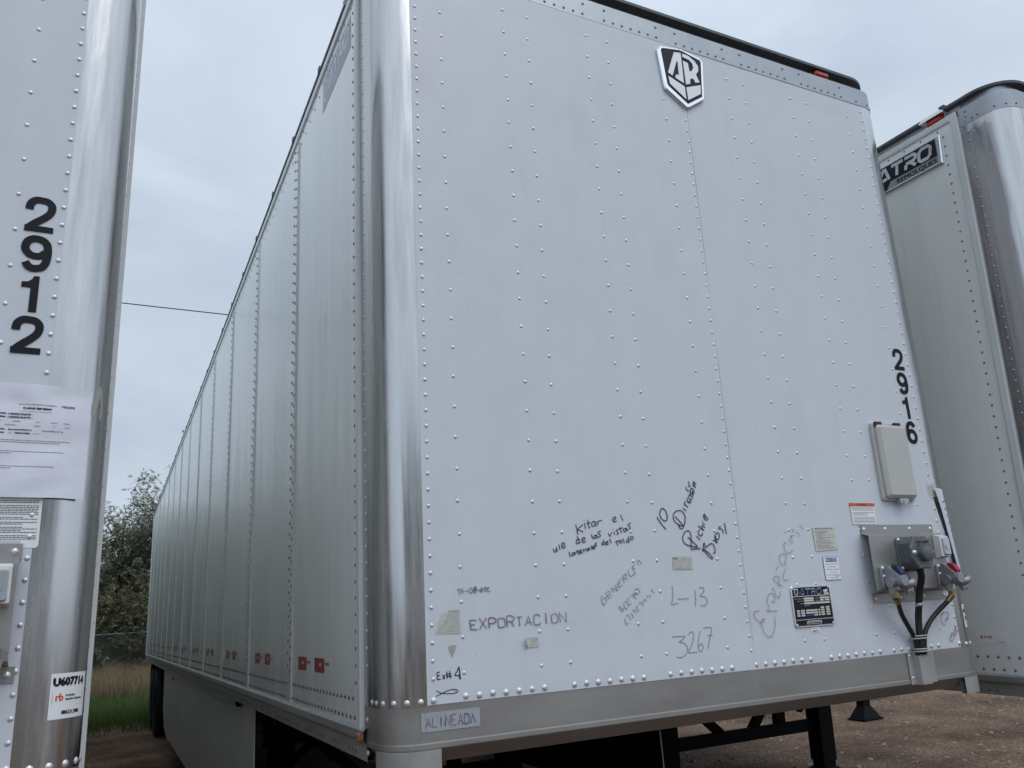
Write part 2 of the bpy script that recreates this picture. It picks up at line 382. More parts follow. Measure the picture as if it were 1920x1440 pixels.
FRONT = lambda u, v, d: (u, -d, v)
LEFTS = lambda u, v, d: (-d, u, v)
def rrect(u0, v0, u1, v1, r, n=4):
    o = []
    for cx, cy, a in ((u1-r, v1-r, 0), (u0+r, v1-r, 90), (u0+r, v0+r, 180), (u1-r, v0+r, 270)):
        for i in range(n+1):
            g = R(a+90*i/n); o.append((cx+r*math.cos(g), cy+r*math.sin(g)))
    return o
def catmull(P, n=5):
    o = []
    P = [Vector(p) for p in P]
    for i in range(len(P)-1):
        a = P[max(i-1, 0)]; b = P[i]; c = P[i+1]; d = P[min(i+2, len(P)-1)]
        for k in range(n):
            t = k/n
            o.append(0.5*((2*b)+(c-a)*t+(2*a-5*b+4*c-d)*t*t+(3*b-a-3*c+d)*t**3))
    o.append(P[-1])
    return [tuple(p) for p in o]

_tcache = {}
def text_geo(s):
    if s in _tcache: return _tcache[s]
    c = bpy.data.curves.new('t', 'FONT'); c.body = s; c.size = 1.0; c.resolution_u = 2
    o = bpy.data.objects.new('t', c); COL.objects.link(o)
    bpy.context.view_layer.update()
    dg = bpy.context.evaluated_depsgraph_get()
    me = bpy.data.meshes.new_from_object(o.evaluated_get(dg))
    V = [(v.co.x, v.co.y) for v in me.vertices]; F = [tuple(p.vertices) for p in me.polygons]
    bpy.data.objects.remove(o); bpy.data.curves.remove(c); bpy.data.meshes.remove(me)
    _tcache[s] = (V, F); return V, F
def put_text(mb, s, u, v, h, mp, d, mi=0, width=None, bold=0.0, slant=0.0, align='L'):
    V, F = text_geo(s)
    if not V: return
    x0 = min(a for a, b in V); x1 = max(a for a, b in V)
    sy = h/0.72; sx = width/(x1-x0) if width else sy
    off = 0 if align == 'L' else -(x1-x0)*sx/(2 if align == 'C' else 1)
    for k, (bx, by) in enumerate(((0, 0),) if not bold else ((-bold, 0), (bold, 0), (0, bold), (0, -bold))):
        mb.add([mp(u+off+(a-x0)*sx+b*sy*slant+bx, v+b*sy+by, d+k*0.00004) for a, b in V], F, mi)
def dashes(mb, u0, u1, v, h, mp, d, mi=0, rnd=None):   # an unreadable line of fine print
    rnd = rnd or random
    u = u0
    while u < u1-0.0015:
        w = min(rnd.uniform(0.0025, 0.009), u1-u)
        mb.prism([(u, v), (u+w, v), (u+w, v+h), (u, v+h)], mp, d-0.0001, d, mi)
        u += w+0.0013

DIG = {
 '2': [('s', [(.12,.62),(.15,.79),(.31,.905),(.52,.915),(.72,.89),(.85,.79),(.86,.66),(.79,.53),(.62,.40),(.42,.28),(.24,.16),(.17,.09)]), ('p', [(.02,0),(.97,0),(.97,.165),(.02,.165)])],
 '9': [('s', [(.80,.56),(.66,.455),(.50,.43),(.30,.46),(.15,.58),(.13,.70),(.19,.83),(.34,.91),(.50,.92),(.68,.89),(.82,.79),(.87,.62),(.87,.45),(.83,.26),(.72,.13),(.50,.08),(.31,.11),(.17,.24)])],
 '1': [('p', [(.44,0),(.70,0),(.70,1.0),(.52,1.0),(.46,.90),(.34,.83),(.14,.81),(.14,.67),(.44,.67)])],
}
DIG['6'] = [('s', [(1-a, 1-b) for a, b in DIG['9'][0][1]])]
def number_mesh(t, u, v, w, h, pitch, mp, d):
    mb = MB()
    for i, c in enumerate(t):
        vv = v-i*pitch
        for j, (k, P) in enumerate(DIG[c]):
            Q = [(u+a*w, vv+b*h) for a, b in P]
            if k == 's': mb.ribbon(catmull(Q, 4), w*0.275, mp, d+0.0003*j+0.0006)
            else: mb.prism(Q, mp, d-0.001, d+0.0003*j+0.0009)
    return mb
# wide lettering of the maker's name, unit box 1 x 1 per letter
LOGO = {
 'A': [[(0,0),(.42,1),(.60,1),(1,0)], [(.38,.12),(.78,.12)]],
 'T': [[(-.02,1),(1.02,1)], [(.50,.95),(.50,0)]],
 'R': [[(.0,1),(.75,1),(.95,.85),(.95,.62),(.75,.48),(.12,.48)], [(.12,.42),(.12,0)], [(.55,.42),(.98,0)]],
 'O': [[(.25,0),(.06,.2),(.06,.8),(.25,1),(.8,1),(1,.8),(1,.2),(.8,0),(.2,0)]],
}
def logo_text(mb, u, v, w, h, mp, d, mi, sw, slant=0.18, dirn=1):
    for i, c in enumerate('ATRO'):
        for j, P in enumerate(LOGO[c]):
            mb.ribbon([(u+dirn*((i*1.18+a)*w/4.54+b*h*slant), v+b*h) for a, b in P], sw, mp, d+j*0.0002+i*0.00005, mi)
GLY = {'A': '002640 1232', 'E': '46060040 0333', 'X': '0046 0640', 'P': '00063645443303', 'O': '100105163645413010', 'R': '00063645443303 2340',
 'T': '0646 2026', 'C': '4536160501103041', 'I': '2026', 'N': '00064046', 'G': '4536160501103041 414323', 'L': '060040', 'M': '0006234640',
 'H': '0006 4046 0343', 'D': '00062645412000'}
def scrawl(mb, t, A, D, U, w, mp, d, rnd, skip=0.0):
    n = len(t)
    for i, c in enumerate(t):
        x = A[0]+D[0]*i/n; y = A[1]+D[1]*i/n
        adv = (D[0]/n*0.72, D[1]/n*0.72)
        ju = rnd.uniform(0.9, 1.1)
        for j, pl in enumerate(GLY[c].split()):
            if rnd.random() < skip: continue
            P = []
            for q in range(0, len(pl), 2):
                a = int(pl[q])/4+rnd.uniform(-.05, .05); b = int(pl[q+1])/6*ju+rnd.uniform(-.04, .04)
                P.append((x+adv[0]*a+U[0]*b, y+adv[1]*a+U[1]*b))
            mb.ribbon(catmull(P, 3) if c in 'OCGDPR' else P, w*rnd.uniform(.75, 1.15), mp, d+j*0.0001+i*0.00001)
INK={
 'kitar':[[(6506,18142),(6532,17981),(6563,17810)],[(6786,18141),(6566,17981),(6643,17946),(6774,17886)],[(6847,18190),(6870,17993)],[(6833,18289),(6843,18269)],[(6978,18298),(7006,18041),(7053,18051)],[(6914,18160),(7085,18209)],[(7274,18238),(7162,18228),(7120,18149),(7137,18080),(7220,18100),(7278,18218),(7280,18119),(7311,18079)],[(7362,18248),(7366,18109)],[(7368,18188),(7409,18248),(7482,18277),(7539,18257)],[(7985,18281),(8090,18321),(8085,18387),(8000,18372),(7967,18286),(8020,18221),(8131,18256)],[(8304,18473),(8340,18356),(8385,18265)],[(5592,17362),(5628,17266),(5684,17274),(5715,17398),(5730,17302),(5772,17282)],[(5810,17491),(5847,17328)],[(5915,17423),(6031,17488),(5992,17551),(5922,17504),(5930,17403),(5990,17383),(6071,17435)],[(6618,17663),(6515,17645),(6469,17568),(6503,17510),(6597,17547)],[(6525,17762),(6570,17625),(6623,17518)],[(6705,17614),(6812,17661),(6782,17715),(6698,17662),(6712,17565),(6768,17550),(6846,17597)],[(7077,17805),(7121,17657)],[(7272,17783),(7176,17754),(7180,17671),(7253,17704),(7277,17783),(7314,17674)],[(7459,17920),(7338,17871),(7413,17801),(7419,17742),(7335,17713)],[(7746,17848),(7806,17738),(7890,17876)],[(7975,17895),(8000,17786)],[(7960,17976),(7970,17955)],[(8161,17964),(8074,17930),(8139,17864),(8134,17814),(8066,17795)],[(8218,18054),(8280,17843)],[(8163,17979),(8353,18023)],[(8478,18002),(8379,17983),(8382,17892),(8456,17912),(8490,18002),(8528,17901)],[(8691,18178),(8570,18123),(8641,18052),(8646,17991),(8570,17961)],[(6162,17256),(6220,17082)],[(6366,17223),(6281,17201),(6280,17129),(6349,17147),(6378,17232),(6405,17155)],[(6475,17312),(6523,17152)],[(6418,17232),(6544,17268)],[(6581,17228),(6652,17266),(6622,17310),(6561,17267),(6589,17190),(6676,17217)],[(6714,17332),(6744,17225)],[(6744,17288),(6829,17344)],[(6933,17357),(6851,17330),(6857,17271),(6916,17294),(6945,17367),(6979,17293)],[(7026,17438),(7061,17316)],[(7094,17364),(7155,17402),(7124,17437),(7085,17389),(7113,17325),(7180,17363)],[(7266,17537),(7186,17490),(7246,17445),(7165,17382)],[(7540,17543),(7468,17530),(7462,17466),(7545,17474)],[(7525,17632),(7572,17454)],[(7629,17503),(7704,17541),(7672,17581),(7615,17532),(7637,17463),(7728,17491)],[(7774,17659),(7835,17500)],[(8039,17586),(8087,17416)],[(7986,17537),(8153,17594)],[(8310,17667),(8357,17492)],[(8555,17599),(8485,17615),(8442,17550),(8486,17520),(8550,17549)],[(8533,17730),(8567,17539)],[(8250,17553),(8243,17533),(8226,17517),(8205,17510),(8183,17512),(8165,17523),(8156,17541),(8156,17562),(8166,17581),(8185,17594),(8207,17599),(8228,17593),(8244,17580),(8250,17560),(8246,17539)],[(8727,17672),(8718,17647),(8700,17628),(8675,17618),(8650,17621),(8630,17634),(8619,17656),(8620,17682),(8632,17706),(8653,17722),(8678,17728),(8703,17722),(8720,17705),(8727,17681),(8722,17655)]],
 'direccion':[[(9812,18392),(9873,18286),(9992,18122),(10146,17954)],[(9936,18522),(9948,18443),(10004,18329),(10080,18268),(10156,18248),(10219,18282),(10255,18371),(10251,18486),(10209,18602),(10147,18666),(10079,18688),(10014,18656),(9976,18586),(9963,18515)],[(10592,18407),(10735,18270),(10892,18096),(10862,18074),(10800,18079),(10731,18104),(10616,18176),(10523,18285),(10510,18386),(10551,18501),(10652,18588),(10781,18618),(10896,18604),(10985,18531),(11030,18429),(11025,18313),(10980,18153),(10900,18024),(10821,17967),(10753,17996),(10725,18054),(10718,18140)],[(10988,18713),(11056,18655),(11118,18601)],[(11115,18959),(11078,18882),(11075,18824),(11146,18787),(11218,18725)],[(11075,18824),(11119,18853)],[(11218,19072),(11210,18986),(11237,18920),(11298,18899),(11366,18929),(11389,18958)],[(11268,18943),(11334,18958)],[(11320,19194),(11295,19105),(11325,19032),(11387,19014),(11438,19048),(11458,19092)],[(11393,19254),(11362,19195),(11405,19143),(11469,19144),(11518,19167)],[(11433,19419),(11394,19329),(11420,19255),(11478,19211),(11538,19242),(11563,19316),(11531,19390),(11472,19431),(11433,19419)],[(11478,19345),(11497,19211)],[(11235,19475),(11216,19415),(11268,19349),(11336,19310)],[(11369,19689),(11382,19612),(11362,19499),(11436,19505)],[(11529,19582),(11577,19526),(11642,19459),(11600,19556),(11578,19668),(11638,19631),(11695,19575)],[(11058,17669),(11204,17552),(11430,17355),(11407,17320),(11335,17321),(11142,17360),(10969,17406),(10856,17500),(10828,17629),(10872,17757),(10977,17871),(11089,17899),(11164,17855),(11203,17740),(11188,17567),(11164,17367),(11156,17267),(11188,17238),(11272,17257),(11418,17262),(11516,17253),(11563,17288)],[(11442,17701),(11524,17635),(11592,17573)],[(11629,17924),(11562,17881),(11549,17808),(11584,17736),(11635,17709),(11703,17734),(11734,17821)],[(11577,18073),(11667,17997),(11802,17908),(11745,17967),(11725,18018),(11771,18084),(11820,18040),(11879,17995)],[(11787,18194),(11836,18149),(11880,18098)],[(11773,18252),(11784,18242)],[(11901,18406),(11941,18362),(11989,18374),(11967,18414),(11922,18488),(11881,18466),(11869,18377),(11914,18303),(11974,18274),(12045,18310),(12053,18370)],[(11683,17145),(11647,17236),(11739,17213),(11857,17139),(11972,17050),(12057,16933),(12037,16890),(11956,16935),(11841,17031),(11765,17141),(11712,17286),(11718,17387),(11752,17458),(11782,17386),(11806,17298),(11906,17355),(12008,17418),(12101,17424),(12169,17380),(12200,17277),(12204,17176),(12172,17089),(12118,17098)],[(12162,17525),(12240,17546),(12288,17494),(12344,17453),(12306,17552),(12268,17670),(12309,17757),(12391,17808),(12472,17785),(12482,17697),(12434,17595),(12363,17559),(12322,17596),(12300,17699)],[(12602,18020),(12558,18043),(12503,17991),(12517,17954),(12619,17946),(12669,17902),(12688,17842),(12670,17780)],[(12792,18168),(12806,18049),(12809,17886),(12838,17764)]],
 'generica':[[(7388,15521),(7341,15515),(7295,15592),(7263,15742),(7325,15806)],[(7341,15515),(7458,15617),(7419,15735),(7324,15690)],[(7433,15876),(7581,15945),(7638,15910),(7611,15844),(7505,15798)],[(7480,15849),(7558,15712),(7698,15807)],[(7692,16042),(7869,15984),(7927,15948),(7842,16120)],[(7700,16024),(7779,15904)],[(7947,16184),(7973,16098),(7988,16047),(8130,16126)],[(7947,16184),(8078,16323)],[(7964,16116),(8067,16213)],[(8157,16380),(8231,16199)],[(8157,16380),(8292,16487),(8319,16443),(8279,16359),(8206,16353),(8377,16308)],[(8404,16552),(8453,16431),(8500,16386),(8623,16451)],[(8404,16552),(8463,16619)],[(8576,16694),(8640,16606),(8685,16440)],[(8576,16694),(8712,16776)],[(8621,16623),(8698,16656)],[(8857,16755),(8829,16878),(8875,16915),(9010,16790)]],
 'acero':[[(7926,15445),(8018,15258)],[(7926,15445),(8088,15337),(8029,15265)],[(8218,15591),(8128,15520),(8181,15341),(8267,15379)],[(8251,15615),(8306,15452),(8426,15514)],[(8251,15615),(8353,15694)],[(8285,15546),(8394,15600)],[(8420,15742),(8553,15818),(8567,15753),(8518,15687)],[(8544,15737),(8660,15647)],[(8708,15985),(8639,15937),(8620,15852),(8696,15790),(8776,15846),(8777,15948),(8708,15985)]],
 'chapmani':[[(8108,15045),(8136,14919),(8158,14843),(8256,14896)],[(8253,15154),(8306,15076),(8358,14981)],[(8198,15115),(8253,15154)],[(8373,15214),(8425,15128),(8457,15043)],[(8476,15310),(8611,15210)],[(8476,15310),(8509,15232)],[(8606,15354),(8697,15240)],[(8606,15354),(8688,15434)],[(8764,15549),(8851,15486),(8905,15407)],[(8736,15491),(8764,15549)],[(8904,15585),(8958,15506)],[(8952,15634),(9050,15562)],[(9069,15731),(9134,15652)],[(9167,15753),(9246,15698)],[(9284,15932),(9388,15812)]],
 'l13':[[(10156,16016),(10166,15797),(10121,15550),(10064,15394),(10191,15408),(10356,15420)],[(10339,15580),(10588,15549),(10833,15568)],[(11130,15858),(11114,15556),(11077,15286)],[(11320,15912),(11512,15884),(11479,15743),(11304,15618),(11534,15578),(11617,15432),(11493,15297),(11285,15296)]],
 '3267':[[(9940,14327),(10176,14332),(10486,14312),(10348,14214),(10226,14144),(10455,14080),(10545,13909),(10446,13733),(10209,13635),(10055,13685)],[(10643,14360),(10757,14451),(10861,14376),(10802,14135),(10613,13856),(10576,13772),(10777,13767),(10929,13766)],[(11179,14455),(11036,14169),(11008,13877),(11108,13772),(11204,13912),(11145,14034),(11030,13944)],[(11294,14537),(11594,14549),(11661,14475),(11540,14185),(11401,13850)],[(11438,14281),(11685,14285)]],
 'date':[[(2236,16150),(2218,16183),(2242,16215),(2282,16216),(2302,16186),(2293,16147),(2281,16102)],[(2251,16080),(2320,16084)],[(2328,16211),(2368,16213),(2382,16190),(2369,16144),(2354,16132)],[(2347,16135),(2412,16136)],[(2388,16150),(2392,16097)],[(2453,16151),(2558,16150)],[(2657,16238),(2612,16200),(2596,16155),(2614,16101),(2658,16083),(2692,16118),(2698,16177),(2671,16224),(2657,16238)],[(2791,16266),(2752,16228),(2738,16162),(2747,16109),(2782,16084),(2820,16106),(2834,16172),(2834,16251),(2791,16266)],[(2766,16208),(2819,16245),(2768,16168),(2825,16205),(2763,16148)],[(2742,16162),(2830,16152)],[(2859,16161),(2948,16157)],[(3018,16224),(2964,16193),(2954,16140),(2990,16102),(3034,16111),(3055,16156),(3039,16210),(3018,16224)],[(2961,16127),(3046,16190)],[(3145,16246),(3107,16228),(3134,16180),(3170,16218),(3145,16246)],[(3142,16180),(3110,16147),(3131,16117),(3169,16125)],[(3187,16184),(3211,16217),(3256,16218),(3216,16177),(3200,16157),(3213,16117),(3250,16098),(3299,16113)]],
 'ex4':[[(1478,13869),(1492,13780),(1497,13684),(1596,13690)],[(1479,13877),(1578,13883)],[(1492,13787),(1575,13788)],[(1649,13796),(1728,13678)],[(1732,13796),(1653,13670)],[(1785,13881),(1802,13680)],[(1877,13889),(1894,13679)],[(1757,13802),(1932,13810)],[(1755,13743),(1946,13742)],[(2174,13984),(2119,13876),(2039,13764),(2122,13742),(2207,13750)],[(2174,13992),(2194,13833),(2210,13622)],[(2183,13789),(2186,13640)]],
 'fish':[[(1454,13380),(1551,13320),(1689,13278),(1854,13262),(2020,13262),(2113,13297),(2090,13344),(1982,13368),(1841,13359),(1707,13320),(1566,13274),(1442,13228)],[(2013,13307),(2038,13312)]],
 'vertical':[[(13916,14981),(13757,14989),(13658,14910),(13674,14776),(13775,14652),(13923,14581),(14031,14603),(14122,14689),(14018,14695),(13969,14627),(13945,14489),(13993,14277),(14123,14095),(14256,14045),(14416,14139),(14540,14349),(14597,14557),(14596,14769)],[(14772,14938),(14246,14964)],[(14417,15226),(14380,14958)],[(14342,15236),(14384,15420),(14494,15551),(14645,15580),(14743,15476),(14704,15262)],[(14548,15312),(14688,15227)],[(14675,15694),(14746,15764),(14769,15619),(14843,15436),(14956,15409),(15021,15500),(15028,15644)],[(15061,15824),(15028,15971),(15088,16078),(15008,16183),(14878,16173),(14820,16066),(14908,15961),(15068,15860),(15207,15812)],[(15549,16048),(15355,16025),(15269,16094),(15345,16290),(15474,16448)],[(14997,16396),(15117,16568)],[(15447,17005),(15288,16956),(15211,16810),(15253,16661),(15352,16548)],[(15447,17005),(15580,16965),(15550,16802),(15436,16619),(15517,16573)],[(15723,17352),(15604,17422),(15529,17288),(15565,17100),(15700,17015),(15860,17057),(15940,17153)],[(15826,17577),(15883,17448),(15921,17380)],[(15974,17659),(15976,17507),(16038,17400)],[(15913,17660),(16151,17672)],[(16023,17917),(16122,17901),(16123,17794)],[(15703,17844),(15706,17753)],[(16242,17824),(16361,17746),(16439,17616)],[(16466,18076),(16603,18029),(16634,17921)]],
 'linex':[[(23887,13412),(23931,13277),(24023,13307)],[(23969,13504),(24038,13359)],[(24024,13404),(24112,13611),(24165,13457),(24229,13630)],[(24275,13690),(24309,13519)],[(24270,13672),(24379,13710)],[(24277,13601),(24367,13622)],[(24314,13536),(24405,13557)],[(24318,13741),(24436,13760)],[(24328,13874),(24491,13659)],[(24537,13862),(24345,13739)],[(24003,13237),(24261,13450),(24529,13692)],[(23685,14356),(23892,14399),(24084,14434)],[(24106,14415),(24084,14291),(23942,14137),(23831,13992)]],
 'seven':[[(23863,14150),(24085,14147)],[(23852,14455),(23673,14312),(23616,14111),(23671,13966),(23795,13914)]],
}
WORDS= [('exportacion', 'EXPORTACION', (0.2594, 1.5006), (0.339, 0.0041), (-0.0004, 0.0295)), ('alineada', 'ALINEADA', (0.1023, 1.243), (0.159, -0.0027), (0.0007, 0.0269))]
EMB= [[(12127,38207),(12300,38420),(13404,38596),(14448,38412),(14593,38229),(14415,36378),(14343,36269),(13513,35685),(13371,35649),(12352,36324),(12300,36448)],[(12323,38227),(12411,38332),(13334,38491),(13499,38474),(14400,38279),(14444,38186),(14274,36418),(13454,35859),(12532,36486),(12465,36594)],[(12988,38262),(13356,38335),(13336,36820),(12906,36983),(12976,37163),(13118,37144),(13132,37826),(13069,37826),(12770,37047),(12547,37137)],[(13438,38325),(13755,38301),(14068,38129),(14236,37915),(14217,37674),(14059,37446),(14209,37111),(13985,37016),(13885,37203),(13710,37142),(13676,36887),(13442,36790),(13432,37971),(13689,37915),(13718,37506),(13852,37570),(13961,37758),(13933,37959),(13784,38099),(13434,38154)],[(12539,36970),(13355,36659),(13363,36038),(12586,36589)],[(13444,36645),(14240,36972),(14197,36526),(13463,36026)]]
TREES = [
 (1, 1.6, 33.5, 0.4, 0.84, 'tall airy tree whose top shows against the sky beside the trailer'),
 (0, -1.5, 33.0, 2.0, 0.68, 'lower rounded tree in the gap beside the left trailer'),
 (2, 0.2, 37.5, 4.0, 0.84, 'dense tree filling the gap behind the two front trees'),
 (0, 5.4, 35.5, 1.2, 0.9, 'tree behind the rear end of the middle trailer'),
 (2, -5.2, 34.0, 5.1, 1.0, 'first tree hidden behind the left trailer'),
 (1, -9.0, 35.0, 3.0, 0.9, 'second tree hidden behind the left trailer'),
 (0, -13.5, 34.0, 0.2, 1.1, 'leftmost tree of the row behind the left trailer'),
 (1, -12.0, -34.0, 1.0, 1.1, 'tree across the yard behind the camera, left'),
 (2, -4.0, -36.0, 2.2, 1.1, 'tree across the yard behind the camera, middle'),
 (0, 4.5, -35.0, 3.9, 1.1, 'tree across the yard behind the camera, right'),
 (1, 12.0, -37.0, 5.0, 1.0, 'tree across the yard behind the camera, far right'),
 (0, -20.0, -33.0, 5.6, 1.1, 'tree across the yard behind the camera, far left'),
 (2, -16.0, -37.0, 1.5, 1.15, 'tree across the yard behind the camera, between two others on the left'),
 (0, -8.0, -39.0, 4.4, 1.2, 'tree across the yard behind the camera, set back on the left'),
 (1, 0.5, -40.0, 0.7, 1.1, 'tree across the yard behind the camera, set back in the middle'),
 (2, 8.3, -38.0, 2.9, 1.2, 'tree across the yard behind the camera, set back on the right'),
 (2, 9.8, 36.5, 2.6, 1.0, 'rightmost tree of the row behind the middle trailer'),
]
BUSHES = [
 (1, 0.1, 33.2, 3.6, 1.15, 'tall shrub filling the gap between the two front trees'),
 (0, -2.3, 33.6, 0.9, 1.2, 'wide shrub under the lower rounded tree'),
 (1, 1.9, 32.6, 2.2, 1.0, 'shrub beside the rear edge of the middle trailer'),
 (0, -1.2, 31.4, 0.3, 0.9, 'grey green shrub left of the gap behind the fence'),
 (1, 1.0, 31.8, 1.9, 0.85, 'tall grey green shrub in the middle of the gap behind the fence'),
 (0, 3.4, 31.5, 4.0, 1.0, 'shrub behind the fence at the rear of the middle trailer'),
 (1, -4.0, 31.6, 3.0, 0.9, 'shrub behind the fence nearest the left trailer'),
 (0, -7.5, 31.8, 5.0, 1.0, 'shrub behind the fence far to the left'),
 (1, 6.6, 31.7, 0.8, 0.9, 'shrub behind the fence far to the right'),
 (0, -0.2, 34.6, 2.8, 1.2, 'wide shrub deep under the trees in the gap'),
 (1, 2.6, 34.8, 5.5, 1.1, 'wide shrub under the tall airy tree'),
]

# ------------------------------------------------------------ the ground
def gz(x, y):
    t = min(max((x-2.8)/0.9, 0), 1); t = t*t*(3-2*t)
    far = min(max((y-2.5)/10, 0), 1)
    return t*far*0.26
def axis(lo, hi, fine0, fine1, step, grow):
    a = [fine0]
    while a[-1] < fine1: a.append(a[-1]+step)
    s = step
    while a[-1] < hi: s *= grow; a.append(a[-1]+s)
    s = step; b = []
    x = fine0
    while x > lo: s *= grow; x -= s; b.append(x)
    return b[::-1]+a
gx = axis(-900, 900, -2.5, 9.5, 0.12, 1.25); gy = axis(-900, 1500, 0.5, 16, 0.12, 1.22)
gv = []
for y in gy:
    for x in gx:
        z = gz(x, y)
        if -40 < x < 60 and -30 < y < 60:
            z += 0.035*noise.noise((x*0.5, y*0.5, 3))+0.014*noise.noise((x*2.6, y*2.6, 7))-0.012
        gv.append((x, y, z))
nx_ = len(gx)
gf = [(j*nx_+i, j*nx_+i+1, (j+1)*nx_+i+1, (j+1)*nx_+i) for j in range(len(gy)-1) for i in range(nx_-1)]
gm = MB(); gm.add(gv, gf, 0, True)
tag(gm.build('ground', M['ground']), 'brown dirt yard strewn with gravel under the trailers', kind='structure')

# ------------------------------------------------------------ semi trailers
W = 2.59; LEN = 16.03; RC = 0.11; B0 = 0.24
def nose_path(y0=B0, rad=RC, inset=0.0, n=10):
    P = [(inset, y0, -1, 0), (inset, (y0+rad+inset)/2, -1, 0)]
    r = rad
    for i in range(n+1):
        a = R(180+90*i/n); P.append((inset+r+r*math.cos(a), inset+r+r*math.sin(a), math.cos(a), math.sin(a)))
    x1 = W-inset
    for i in range(n+1):
        a = R(270+90*i/n); P.append((x1-r+r*math.cos(a), inset+r+r*math.sin(a), math.cos(a), math.sin(a)))
    P += [(x1, (y0+rad+inset)/2, 1, 0), (x1, y0, 1, 0)]
    return P
NP = nose_path()
ZR = [1.381+0.1023*k-8.5e-5*k*k for k in range(25)]
COLS = [0.235, 0.494, 0.596, 0.866, 0.966, 1.230, 1.594, 1.694, 1.974, 2.076, 2.345]
XL, XR = 0.137, 2.447
GRP = [0.236, 0.604, 0.974, 1.348, 1.715, 2.055]
cache = {}
def part(name, mats, parent, fn, key=None):
    if key and key in cache:
        me = cache[key]
        if mats != cache[key+'#m']:
            me = me.copy(); me.materials.clear()
            for m in (mats if isinstance(mats, (list, tuple)) else [mats]): me.materials.append(m)
        o = bpy.data.objects.new(name, me); COL.objects.link(o); o.parent = parent
        return o
    mb = MB(); fn(mb); o = mb.build(name, mats, parent)
    if key: cache[key] = o.data; cache[key+'#m'] = mats
    return o

def sag(x, z):       # how far the thin skin is pulled in at a point, metres
    e_ = min(max((x-0.15)/0.1, 0), 1)*min(max((2.44-x)/0.1, 0), 1)*min(max((z-1.33)/0.1, 0), 1)*min(max((3.85-z)/0.08, 0), 1)
    s_ = e_*(0.0016+0.0016*noise.noise((x*2.3, z*1.7, 0))+0.0007*noise.noise((x*9, z*6, 4)))
    for c in COLS+[1.333]:
        dx = abs(x-c)
        if dx < 0.045:
            k = (0.55+0.45*noise.noise((c*7, z*3, 9)))
            zz = 9
            zl = ZR if c != 1.333 else [1.365+0.0499*round((z-1.365)/0.0499)]
            for q in zl:
                if abs(q-z) < zz: zz = abs(q-z)
            s_ += k*(0.0011*math.exp(-(dx*dx+zz*zz)/0.00016)+0.0004*math.exp(-dx*dx/0.0004))
    return s_
def f_front(mb):
    mb.box(0.117, 1.345, 0.0065, 0.009, 1.300, 3.874); mb.box(1.342, 2.473, 0.0065, 0.009, 1.300, 3.874)
    for x0, x1, y0 in ((0.117, 1.345, -0.0014), (1.3451, 2.473, 0.0)):
        nx = 112; nz = 230; v = []
        for j in range(nz+1):
            for i in range(nx+1):
                x = x0+(x1-x0)*i/nx; z = 1.300+2.574*j/nz; v.append((x, y0+sag(x, z), z))
        mb.add(v, [(j*(nx+1)+i, j*(nx+1)+i+1, (j+1)*(nx+1)+i+1, (j+1)*(nx+1)+i) for j in range(nz) for i in range(nx)], 0, True)
        per = [v[i] for i in range(nx+1)]
        mb.add(per+[(a, 0.008, c) for a, _, c in per], [(i, nx+1+i, nx+2+i, i+1) for i in range(nx)], 0)
        for i in (0, nx):
            col = [v[j*(nx+1)+i] for j in range(nz+1)]
            mb.add(col+[(a, 0.008, c) for a, _, c in col], [(j, j+1, nz+2+j, nz+1+j) for j in range(nz)], 0)
    mb.box(1.3450, 1.3462, -0.0006, 0.0015, 1.301, 3.872, 2)
    def rv(x, z, r): mb.dome((x, (-0.0014 if x < 1.344 else 0.0)+sag(x, z)-0.0001, z), (random.uniform(-.06, .06), -1, random.uniform(-.06, .06)), r*random.uniform(.94, 1.05), mi=1, seg=10, rings=3)
    for x in COLS:
        for z in ZR:
            if x == 1.230 and z > 3.6: continue
            rv(x+random.uniform(-.0015, .0015), z+random.uniform(-.002, .002), 0.0063)
    for x in (XL, XR):
        for k in range(50):
            if 1.335 < 1.37+0.0503*k < 3.86: rv(x, 1.37+0.0503*k, 0.0063)
    for k in range(45): rv(1.333, 1.365+0.0499*k, 0.0058)
    for g in GRP:
        for i in range(7): rv(g+0.0437*i, 1.3145+random.uniform(-.001, .001), 0.0098)
    rv(0.136, 1.3115, 0.0098); rv(2.447, 1.3145, 0.0098)
def f_corner(side):
    def fn(mb):
        P = NP[:13] if side == 0 else NP[13:]
        P = P+[(0.135, 0, 0, -1)] if side == 0 else [(W-0.135, 0, 0, -1)]+P
        mb.sweep(P, [(-0.004, 1.298), (0.0004, 1.298), (0.0004, 3.874)], 0, True)
        # rivets: a column down the side and a row round the foot
        sx = 0 if side == 0 else W; nx = -1 if side == 0 else 1
        for k in range(49): mb.dome((sx+nx*0.0004, 0.203, 1.412+0.0515*k), (nx, 0, 0), 0.0063, mi=1, seg=8)
        arc = RC*math.pi/2
        for s_ in (0.012, 0.052, 0.092, 0.132, 0.172, 0.215):
            if s_ < 0.012: continue
            if s_ <= arc:
                a = R(270)-s_/RC if side == 0 else R(270)+s_/RC
                cx = RC if side == 0 else W-RC
                mb.dome((cx+RC*math.cos(a), RC+RC*math.sin(a), 1.3105), (math.cos(a), math.sin(a), 0), 0.0092, mi=1)
            else: mb.dome((sx, RC+s_-arc, 1.3105), (nx, 0, 0), 0.0092, mi=1)
    return fn
